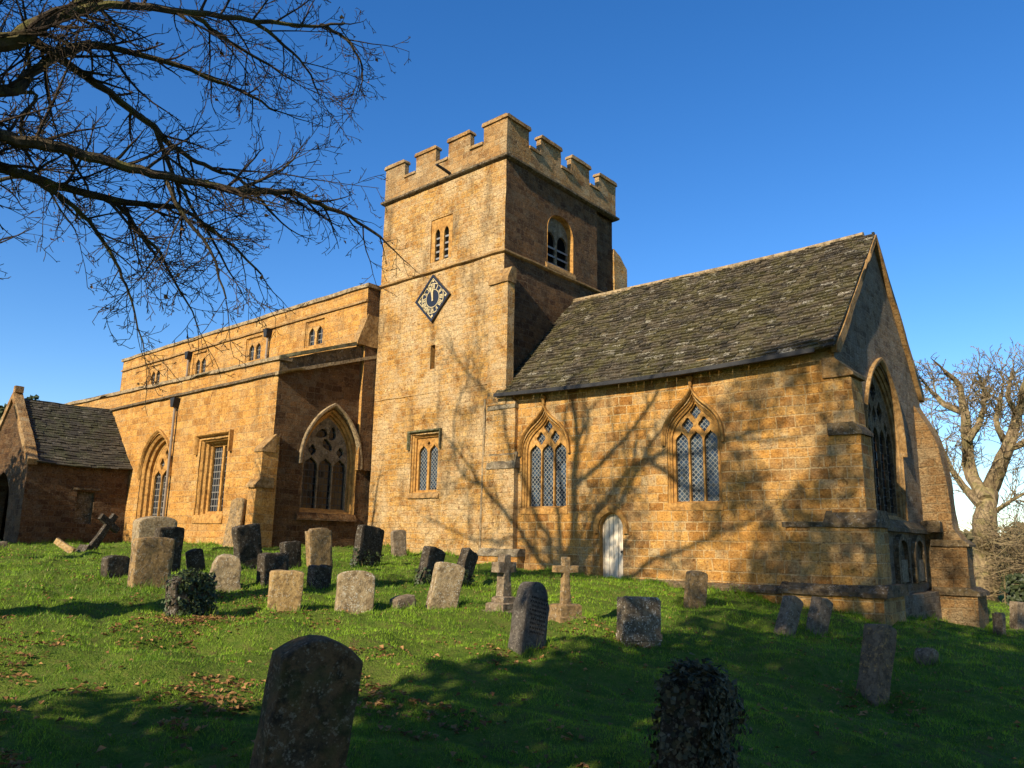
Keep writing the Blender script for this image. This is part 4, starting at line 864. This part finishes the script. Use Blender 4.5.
SHADE=[(0.14, 0.05, [(-11.53, 2.0, 10.14), (-11.59, 2.25, 11.56), (-11.51, 2.5, 12.66), (-11.68, 2.75, 13.55), (-11.77, 3.0, 13.81)]), (0.09, 0.04, [(-11.49, 2.3, 11.52), (-11.06, 2.85, 11.55), (-10.12, 3.4, 12.02), (-9.31, 3.95, 12.56), (-8.98, 4.5, 12.87)]), (0.13, 0.05, [(-11.41, 1.8, 9.66), (-11.25, 1.57, 9.78), (-10.83, 1.35, 11.03), (-10.32, 1.12, 11.79), (-9.63, 0.9, 12.61), (-9.05, 0.68, 12.94), (-8.32, 0.45, 13.26), (-6.96, 0.23, 13.57), (-5.91, 0.0, 13.86)]), (0.09, 0.04, [(-11.31, 1.5, 9.82), (-11.08, 1.92, 9.79), (-10.33, 2.33, 10.51), (-9.89, 2.75, 11.07), (-9.26, 3.17, 11.93), (-8.75, 3.58, 12.3), (-8.22, 4.0, 12.66)]), (0.11, 0.04, [(-11.65, 1.5, 9.7), (-12.24, 1.0, 10.06), (-12.31, 0.5, 10.99), (-12.71, 0.0, 11.85), (-13.38, -0.5, 13.54), (-13.71, -1.0, 14.55), (-13.81, -1.5, 15.76)]), (0.1, 0.025, [(-12.0, 1.5, 9.69), (-12.63, 1.75, 9.56), (-13.33, 2.0, 10.18), (-14.06, 2.25, 10.74), (-14.96, 2.5, 11.35), (-15.93, 2.75, 12.19), (-17.14, 3.0, 13.12)]), (0.1, 0.05, [(-11.72, 1.5, 9.7), (-11.95, 1.38, 10.06), (-12.02, 1.25, 11.26), (-12.13, 1.12, 12.29), (-12.42, 1.0, 13.54)]), (0.08, 0.04, [(-11.5, 2.4, 12.71), (-11.19, 3.2, 12.83), (-11.4, 4.0, 12.93)]), (0.06, 0.03, [(-11.5, 2.4, 12.57), (-11.87, 1.7, 13.55), (-11.77, 1.0, 14.51)]), (0.09, 0.04, [(-10.77, 1.0, 9.89), (-9.7, 1.25, 9.62), (-9.17, 1.5, 9.88), (-8.5, 1.75, 9.99), (-8.02, 2.0, 10.02), (-7.22, 2.25, 10.25), (-6.22, 2.5, 10.52)]), (0.045, 0.02, [(-13.31, 1.8, 10.28), (-14.74, 2.53, 9.67), (-16.09, 3.27, 9.57), (-17.54, 4.0, 9.64)]), (0.045, 0.02, [(-14.12, 2.0, 13.89), (-15.13, 2.67, 14.43), (-16.1, 3.33, 14.84), (-16.65, 4.0, 15.17)]), (0.05, 0.02, [(-14.92, 2.0, 11.62), (-16.02, 1.5, 12.55), (-16.28, 1.0, 14.46), (-15.61, 0.5, 15.99), (-15.16, 0.0, 17.2)]), (0.07, 0.03, [(-9.21, 2.5, 11.97), (-8.3, 2.67, 11.32), (-7.24, 2.83, 10.95), (-6.23, 3.0, 11.07)]), (0.07, 0.03, [(-8.7, 3.0, 12.61), (-7.75, 3.17, 12.29), (-6.71, 3.33, 11.87), (-5.51, 3.5, 11.7)])]
OAK=[(0.95, 0.62, [(-7.74, 44.21, -0.32), (-7.54, 44.47, 1.43), (-7.26, 43.32, 2.84), (-7.19, 44.22, 4.46)]), (0.45, 0.22, [(-7.18, 43.47, 4.03), (-7.9, 44.66, 5.6), (-7.76, 43.85, 7.02), (-7.69, 43.48, 8.48), (-8.06, 44.67, 9.99), (-8.44, 43.84, 10.58)]), (0.5, 0.25, [(-7.27, 44.64, 4.34), (-6.58, 43.92, 5.48), (-5.99, 43.44, 6.61), (-5.6, 44.64, 8.19), (-5.15, 43.91, 9.27), (-4.74, 43.44, 10.37)]), (0.28, 0.1, [(-7.39, 43.31, 3.79), (-8.44, 44.47, 5.11), (-8.87, 44.21, 6.37), (-9.03, 43.32, 7.56)]), (0.25, 0.1, [(-7.72, 43.62, 6.99), (-7.08, 43.69, 7.95), (-6.96, 44.7, 9.35), (-6.94, 43.61, 10.34)]), (0.25, 0.1, [(-7.73, 43.62, 8.4), (-8.55, 43.69, 8.85), (-9.38, 44.7, 9.88), (-9.49, 43.61, 10.24)]), (0.22, 0.08, [(-6.12, 44.41, 6.72), (-6.37, 43.3, 7.59), (-6.23, 44.29, 8.95), (-6.02, 44.4, 10.06)]), (0.25, 0.1, [(-6.16, 43.62, 6.4), (-5.11, 43.69, 6.82), (-4.36, 44.7, 7.6)]), (0.22, 0.1, [(-5.57, 44.41, 8.16), (-5.74, 43.3, 9.0), (-5.6, 44.29, 10.29)]), (0.2, 0.1, [(-7.47, 44.69, 3.12), (-6.39, 43.56, 3.78), (-5.35, 43.75, 4.47)])]

def barkmat(name,c1,c2,moss=(.1,.1,.03),ma=.4):
    t=NT(name,.9,.15); ob=t.n('TexCoord').outputs['Object']
    n=t.noise(t.n('VectorMath',{0:ob,1:(1,1,.3)},operation='MULTIPLY').outputs[0],5.5,6,.75); n2=t.noise(ob,2.3,4,.6)
    c=t.mix(t.rng(n,.40,.60),c1,c2); c=t.mix(t.rng(n2,.48,.62,0,ma),c,moss); t.col(c); t.bump(n,1.,.10); return t.m
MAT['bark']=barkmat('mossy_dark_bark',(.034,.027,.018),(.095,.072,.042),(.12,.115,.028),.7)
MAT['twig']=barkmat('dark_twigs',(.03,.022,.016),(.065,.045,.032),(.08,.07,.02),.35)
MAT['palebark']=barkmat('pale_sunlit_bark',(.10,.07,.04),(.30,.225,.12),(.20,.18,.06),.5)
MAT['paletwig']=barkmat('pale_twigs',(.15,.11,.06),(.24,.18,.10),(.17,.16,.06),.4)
def smooth(P,per=4):
    P=[np.array(p,float) for p in P]; o=[]
    for i in range(len(P)-1):
        a=P[max(i-1,0)];b=P[i];c=P[i+1];d_=P[min(i+2,len(P)-1)]
        for k in range(per):
            t=k/per; o.append(.5*((2*b)+(c-a)*t+(2*a-5*b+4*c-d_)*t*t+(3*b-a-3*c+d_)*t**3))
    return o+[P[-1]]
def rvec(rg): 
    v=np.array([rg.gauss(0,1) for _ in range(3)]); return v/np.linalg.norm(v)
def twig(mb,p,dr,L,r0,lev,rg,cfg,tips):
    n=max(3,int(4+L*1.5)); P=[p]; d_=dr/np.linalg.norm(dr)
    for i in range(n):
        d_=d_+rvec(rg)*cfg['wob']+np.array([0,0,cfg['up'][min(lev,len(cfg['up'])-1)]]); d_/=np.linalg.norm(d_); P.append(P[-1]+d_*L/n)
    mb.tube(P,[max(cfg['rmin'],r0*(1-.75*i/n)) for i in range(n+1)],5 if lev<=1 else 3,cap=False)
    if lev>=cfg['max']: tips.append((P[-1],d_)); return
    k=max(1,int(L*cfg['den'][lev]+rg.random()))
    for j in range(k):
        t=(j+rg.random()*.9+.25)/(k+.1); t=min(t,1); i=min(n-1,int(t*n)); q=P[i]+(P[i+1]-P[i])*(t*n-i)
        td=(P[i+1]-P[i]); td/=np.linalg.norm(td); s=rvec(rg); s-=td*s.dot(td); s/=np.linalg.norm(s); a=R(rg.uniform(28,65))
        twig(mb,q,td*math.cos(a)+s*math.sin(a),L*rg.uniform(.32,.62)*(1-.35*t),max(cfg['rmin'],r0*.55*(1-.5*t)),lev+1,rg,cfg,tips)
def limb(mbw,mbt,r0,r1,P,rg,cfg,tips,spacing,len0,skip=0.):
    Q=smooth(P); Q=[q+rvec(rg)*.02 for q in Q]; n=len(Q)
    mbw.tube(Q,[r0+(r1-r0)*i/(n-1) for i in range(n)],8 if r0>.08 else 6)
    acc=0
    for i in range(n-1):
        sg=Q[i+1]-Q[i]; l=np.linalg.norm(sg); acc+=l
        while acc>spacing:
            acc-=spacing*rg.uniform(.7,1.3); f=i/(n-1)
            if f<skip: continue
            td=sg/l; s=rvec(rg); s-=td*s.dot(td); s/=np.linalg.norm(s); a=R(rg.uniform(30,70))
            rr=(r0+(r1-r0)*f); twig(mbt,Q[i]+sg*rg.random(),td*math.cos(a)+s*math.sin(a),len0*rg.uniform(.5,1.25)*(1.1-.5*f),min(.028,rr*.5),1,rg,cfg,tips)
    twig(mbt,Q[-1],Q[-1]-Q[-2],len0*.6,r1*.8,1,rg,cfg,tips)
def trunk(mb,P,rad,sides=16,flare=1.5):
    Q=smooth(P,6); n=len(Q); mb.tube(Q,[(rad[0]+(rad[1]-rad[0])*i/(n-1))*(1+(flare-1)*math.exp(-i*1.1)) for i in range(n)],sides)
# the big bare tree to the left of the view
rg=random.Random(11); gb=gz(-11.5,1.4)
tree=empty('bare_tree',(-11.5,1.4,gb),'large bare winter tree reaching dark mossy limbs in from the left edge, over the sky','tree')
mw=MB(); trunk(mw,[(-11.5,1.4,gb-.2),(-11.45,1.35,3),(-11.55,1.45,6.5),(-11.5,1.5,9.3),(-11.45,1.5,10.2)],(.50,.34)); mw.build('trunk','bark',tree,amp=.05,freq=1.5)
mw=MB(); mt_=MB(); tips=[]
cfg=dict(wob=.17,up=[0,.01,.02,.03,.02],rmin=.0052,max=4,den=[0,5,6,7,8])
for k_,(r0,r1,P) in enumerate(VIS):
    r0*=.78; r1*=.8
    if k_ in (0,2,4,5,8): P=[(-11.5,1.5,P[0][2]-.25)]+P
    limb(mw,mt_,r0,r1,P,rg,cfg,tips,.27,1.5)
cfg2=dict(wob=.22,up=[0,.04,.03,.02],rmin=.009,max=3,den=[0,3.4,4.5,5])
for r0,r1,P in SHADE: limb(mw,mt_,r0,r1,P,rg,cfg2,tips,.34,1.6)
mw.build('limbs','bark',tree,amp=.02,freq=3); mt_.build('twigs','twig',tree,weld=False,smooth=60)
sel=[q for q in tips if rg.random()<.05]; lv=leaves([q[0] for q in sel],[rvec(rg) for q in sel],.055,rg,.8,.5); lv.build('dead_leaves','fall',tree,weld=False,smooth=0)
# second bare tree beyond it
gb=gz(-21,1.5); t2=empty('bare_tree',(-21,1.5,gb),'smaller bare tree whose fine grey twigs enter low at the left edge','tree')
mw=MB(); trunk(mw,[(-21,1.5,gb-.2),(-21,1.6,3),(-20.9,1.6,6)],(.3,.2),10); mw.build('trunk','bark',t2,amp=.03)
mw=MB(); mt_=MB(); tips=[]
for P in ([(-20.9,1.6,6),(-20.5,3,8),(-20.4,4.4,9.3),(-20.3,5.6,10.2)],[(-20.9,1.6,5.5),(-20.4,3.4,7),(-20.2,5,8.2)],[(-20.9,1.6,5.8),(-20.9,2.6,8.5),(-20.8,3.4,11)],[(-20.9,1.6,6),(-21.5,.5,8.5),(-22,-.6,10.5)]): limb(mw,mt_,.12,.03,P,rg,dict(wob=.2,up=[0,.02,.03,.02],rmin=.006,max=3,den=[0,3,4.5,5]),tips,.45,1.6)
mw.build('limbs','bark',t2); mt_.build('twigs','twig',t2,weld=False,smooth=60)
# old pollarded tree beyond the chancel
P0=OAK[0][2]; t3=empty('pollard_tree',P0[0],'old sunlit bare tree with thick burred trunk beyond the right end of the church','tree')
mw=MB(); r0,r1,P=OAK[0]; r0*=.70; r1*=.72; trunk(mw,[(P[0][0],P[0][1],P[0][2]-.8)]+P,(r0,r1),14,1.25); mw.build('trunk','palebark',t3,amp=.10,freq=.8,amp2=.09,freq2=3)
mw=MB(); mt_=MB(); tips=[]; rg=random.Random(5)
cfg3=dict(wob=.24,up=[0,.07,.05,.03],rmin=.015,max=3,den=[0,3.6,4.6,4])
for r0,r1,P in OAK[1:]: limb(mw,mt_,r0*.80,r1*.42,P,rg,cfg3,tips,.24,2.2,.15)
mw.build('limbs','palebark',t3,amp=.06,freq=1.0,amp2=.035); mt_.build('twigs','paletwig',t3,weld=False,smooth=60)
# arching pale thicket and dark hedge at far right
rg=random.Random(9); t4=empty('twiggy_bush',(-5.2,43,-.8),'pale twiggy bush arching over the dark hedge at the right edge','bush'); mb=MB(); tips=[]
for k_ in range(200):
    x=rg.uniform(-6.6,.5); p=np.array([x,43+rg.uniform(-1.2,1.2),gz(x,43)]); d0=np.array([rg.uniform(-.6,.6),rg.uniform(-.8,.4),1.6])
    twig(mb,p,d0,rg.uniform(2.4,4.6),.028,1,rg,dict(wob=.13,up=[0,-.10,-.06,-.03],rmin=.011,max=3,den=[0,2.2,2.8,2.4]),tips)
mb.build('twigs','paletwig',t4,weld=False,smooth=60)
def foliage(name,center,rad,n,size,mat,par,rg,shell=.45,flat=.0,holes=.38,hf=.55):
    pts=[];nn=[]
    while len(pts)<n:
        v=rvec(rg)*(rg.uniform(shell,1)**.6)
        if noise.noise(Vector(v*2.1)+Vector(center)*.31)<-.25+holes*0: pass
        p=np.array(center)+v*np.array(rad)*(1+.22*noise.noise(Vector(v)*2.3+Vector(center)))
        if noise.noise(Vector(p)*hf)<holes-.5: continue
        pts.append(p); nn.append(v)
    return leaves(pts,nn,size,rg,.5,.9).build(name,mat,par,weld=False,smooth=0)
t5=empty('hedge',(-3,41,-.8),'dark evergreen hedge behind the churchyard at far right','hedge')
mbs=[]; pts=[];nn=[]
for _ in range(9000):
    x=rg.uniform(-6.2,2.5); z=rg.random(); y=41+rg.uniform(-.7,.7); top=1.35+.6*noise.noise(Vector((x*.6,0,3))); pts.append((x,y,gz(x,41)+z*top)); nn.append((0,-1,.4))
leaves(pts,nn,.2,rg).build('foliage','yew',t5,weld=False,smooth=0)
mb=MB(); mb.box(-5.9,2.3,40.7,41.3,-1.2,-.05,.6); mb.build('dark_core','void',t5,amp=.15,freq=1)  # solid black block painted as the shade within the leaves
mbp=[];mbn=[]
for _ in range(26000):
    X=rg.uniform(-75,40); Y=112+rg.uniform(-4,4)+.1*X; tp=5.2+2.4*noise.noise(Vector((X*.12,0,1)))+1.4*noise.noise(Vector((X*.5,0,4))); mbp.append((X,Y,-1.2+rg.random()**.8*tp)); mbn.append((0,-1,.4))
MAT['wood']=leafmat('distant_winter_wood',(.05,.048,.025),(.14,.12,.06),.1,.9,.1)
o=leaves(mbp,mbn,.55,rg).build('distant_wood','wood',None,weld=False,smooth=0); tag(o,'far belt of bare brown woodland closing the view at the right edge','woodland',kind='stuff')
t6=empty('evergreen_tree',(-58,17.2,1.2),'dark round evergreen showing behind the porch gable at far left','tree')
mb=MB(); trunk(mb,[(-58,17.2,.9),(-58,17.2,3),(-58,17.2,6)],(.4,.2),10); mb.build('trunk','bark',t6)
foliage('crown',(-58,17.2,6.2),(3.6,3.6,4.3),9000,.34,'yew',t6,rg,.3,holes=.25)
# evergreens that stand behind the viewer and shade the lawn
def evergreen(x,y,parts,label,n,size=.3,seed=1):
    rg=random.Random(seed); g=gz(x,y); e=empty('evergreen_tree',(x,y,g),label,'tree')
    top=max(c[2] for c,*_ in parts); mb=MB(); trunk(mb,[(x,y,g-.2),(x+.1,y,top*.5),(x,y,top)],(.45,.15),10); mb.build('trunk','bark',e)
    tot=sum(np.prod(r_)**(2/3) for _,r_,*_ in parts)
    mb=MB()
    for c,r_,h_,sz in parts:
        o=foliage('crown',c,r_,int(n*np.prod(r_)**(2/3)/tot),sz,'yew',e,rg,.2,holes=h_,hf=.5)
    return e
evergreen(3.5,-7,[((4.8,-7,12),(7,3.2,10.5),.12,.34),((-4.1,-7,15.2),(3.1,2.4,4.6),.46,.15)],'tall dense evergreen behind the viewer shading the right of the lawn',34000,.34,2)
evergreen(-2.2,-6,[((-2.0,-6,6.9),(3.3,2.2,6.5),.10,.24),((-5.2,-5,2.7),(1.9,1.5,2.3),.2,.2)],'broad evergreen behind the viewer shading the foreground grass',16000,.24,3)
# tree whose crown shades the lower part of the porch
evergreen(-33.5,-2,[((-32.6,-2,6.6),(3.8,3,4.2),.2,.3)],'evergreen off to the left that shades the porch front',8000,.3,6)
# ------------------------------------------------------------------ grass and fallen leaves
def clear(x,y): 
    return ~(((x>-15.8)&(x<-4.9)&(y>17.6)&(y<26))|((x>-22)&(x<-14.4)&(y>17)&(y<26))|((x>-43)&(x<-22)&(y>13.6)&(y<26))|((x>-37.6)&(x<-32.1)&(y>10)&(y<14)))
N=680000
rr=2.6*(48/2.6)**RNG.random(N); az=R(40.7)+R(43)*(2*RNG.random(N)-1); x=-rr*np.sin(az); y=rr*np.cos(az); k_=clear(x,y); x,y,rr=x[k_],y[k_],rr[k_]; n=len(x)
# longer unmown tufts round the stones and along the wall foot
ex_,ey_=[],[]
for (nm,sx0,sy0,w_,h_,t_,yw_,*_r) in STONES:
    if nm in('slab34',): continue
    c_,s_=math.cos(R(yw_)),math.sin(R(yw_)); m=int(260*max(.4,w_))
    for _ in range(m):
        a_=RNG.uniform(-1,1)*(w_/2+.05); b_=RNG.choice((-1,1))*(t_/2+abs(RNG.normal(0,.035))+.01)
        if RNG.random()<.3: a_=RNG.choice((-1,1))*(w_/2+abs(RNG.normal(0,.03))+.01); b_=RNG.uniform(-1,1)*t_/2
        ex_.append(sx0+a_*c_-b_*s_); ey_.append(sy0+a_*s_+b_*c_)
for (xa,ya,xb,yb,m) in ((-14.6,17.72,-7,17.70,2200),(-7,17.45,-4.85,17.45,700),(-21.8,17.68,-16.3,17.68,1400),(-32,13.72,-22.4,13.66,1500),(-32.1,10.2,-32.1,13.8,600),(-4.4,24.4,-4.4,25.8,300),(-5.3,18.9,-5.2,24.3,700)):
    q=RNG.random(m); ex_+=list(xa+(xb-xa)*q+RNG.normal(0,.05,m)*(xa==xb)); ey_+=list(ya+(yb-ya)*q-np.abs(RNG.normal(0,.07,m)))
nb0=len(x); x=np.r_[x,ex_]; y=np.r_[y,ey_]; rr=np.hypot(x,y); n=len(x); tall=np.r_[np.ones(nb0),RNG.uniform(1.5,3.2,n-nb0)]
z=gfull(x,y)-.006
cl=np.array([noise.noise(Vector((a*1.7,b*1.7,0))) for a,b in zip(x[::1],y[::1])])
hh=RNG.uniform(.014,.042,n)*(1+.5*cl)*np.clip(rr/9,.9,1.7)*tall*(1+.9*np.clip(np.array([noise.noise(Vector((a*.8,b*.8,5))) for a,b in zip(x,y)])-.15,0,1)); ww=RNG.uniform(.0025,.005,n)*np.clip(rr/4.5,.8,6); th_=RNG.uniform(0,6.283,n); le=RNG.uniform(.2,1.1,n)*hh; lt=th_+RNG.normal(1.57,.8,n)
co=np.empty((n,3,3),'f'); sx_,sy_=np.cos(th_)*ww/2,np.sin(th_)*ww/2
co[:,0]=np.stack([x-sx_,y-sy_,z],-1); co[:,1]=np.stack([x+sx_,y+sy_,z],-1); co[:,2]=np.stack([x+np.cos(lt)*le,y+np.sin(lt)*le,z+hh],-1)
me=bpy.data.meshes.new('grass'); me.vertices.add(n*3); me.vertices.foreach_set('co',co.ravel()); me.loops.add(n*3); me.loops.foreach_set('vertex_index',np.arange(n*3,dtype='i'))
me.polygons.add(n); me.polygons.foreach_set('loop_start',np.arange(0,n*3,3,dtype='i')); me.polygons.foreach_set('loop_total',np.full(n,3,'i'))
ca=me.color_attributes.new('tint','FLOAT_COLOR','POINT'); tv=np.clip(.42+.45*cl+.5*np.array([noise.noise(Vector((a*.45,b*.45,9)))+.7*noise.noise(Vector((a*4.5,b*4.5,3))) for a,b in zip(x,y)])+RNG.normal(0,.2,n),0,1); tg=RNG.random(n); ca.data.foreach_set('color',np.repeat(np.stack([tv,tg,tv,np.ones(n)],-1),3,0).astype('f').ravel())
me.update(calc_edges=True); me.validate(); me.materials.append(MAT['grass']); go=bpy.data.objects.new('grass',me); COL.objects.link(go); tag(go,'short green winter grass over the whole churchyard','grass',kind='stuff')
rg=random.Random(21); pts=[];nn=[]
while len(pts)<11000:
    q=rg.random(); r_=3*(30/3)**q; a=R(40.7)+R(42)*rg.uniform(-1,1); X,Y=-r_*math.sin(a),r_*math.cos(a)
    dn=noise.noise(Vector((X*.55,Y*.55,7)))+.5*noise.noise(Vector((X*2.2,Y*2.2,2)))+(.2 if X<-5.5 and Y<7.5 else -.15)
    if dn<.28 or not clear(np.array(X),np.array(Y)): 
        if rg.random()>.04: continue
    pts.append((X,Y,float(gfull(X,Y))+.022)); nn.append((0,0,1))
for _ in range(420):
    a=rg.uniform(-1,1); pts.append((-10.3+a*.55+rg.gauss(0,.1),5.35+rg.gauss(0,.22)-.1*a,gz(-10.3,5.4)+.03)); nn.append((0,0,1))
for _ in range(500):
    pts.append((-2.55+rg.gauss(0,.5),4.7+rg.gauss(0,.35),gz(-2.6,4.8)+.03)); nn.append((0,0,1))
o=leaves(pts,nn,.042,rg,.9,.45).build('fallen_leaves','fall',None,weld=False,smooth=0); tag(o,'brown fallen leaves scattered over the grass','fallen leaves',kind='stuff')
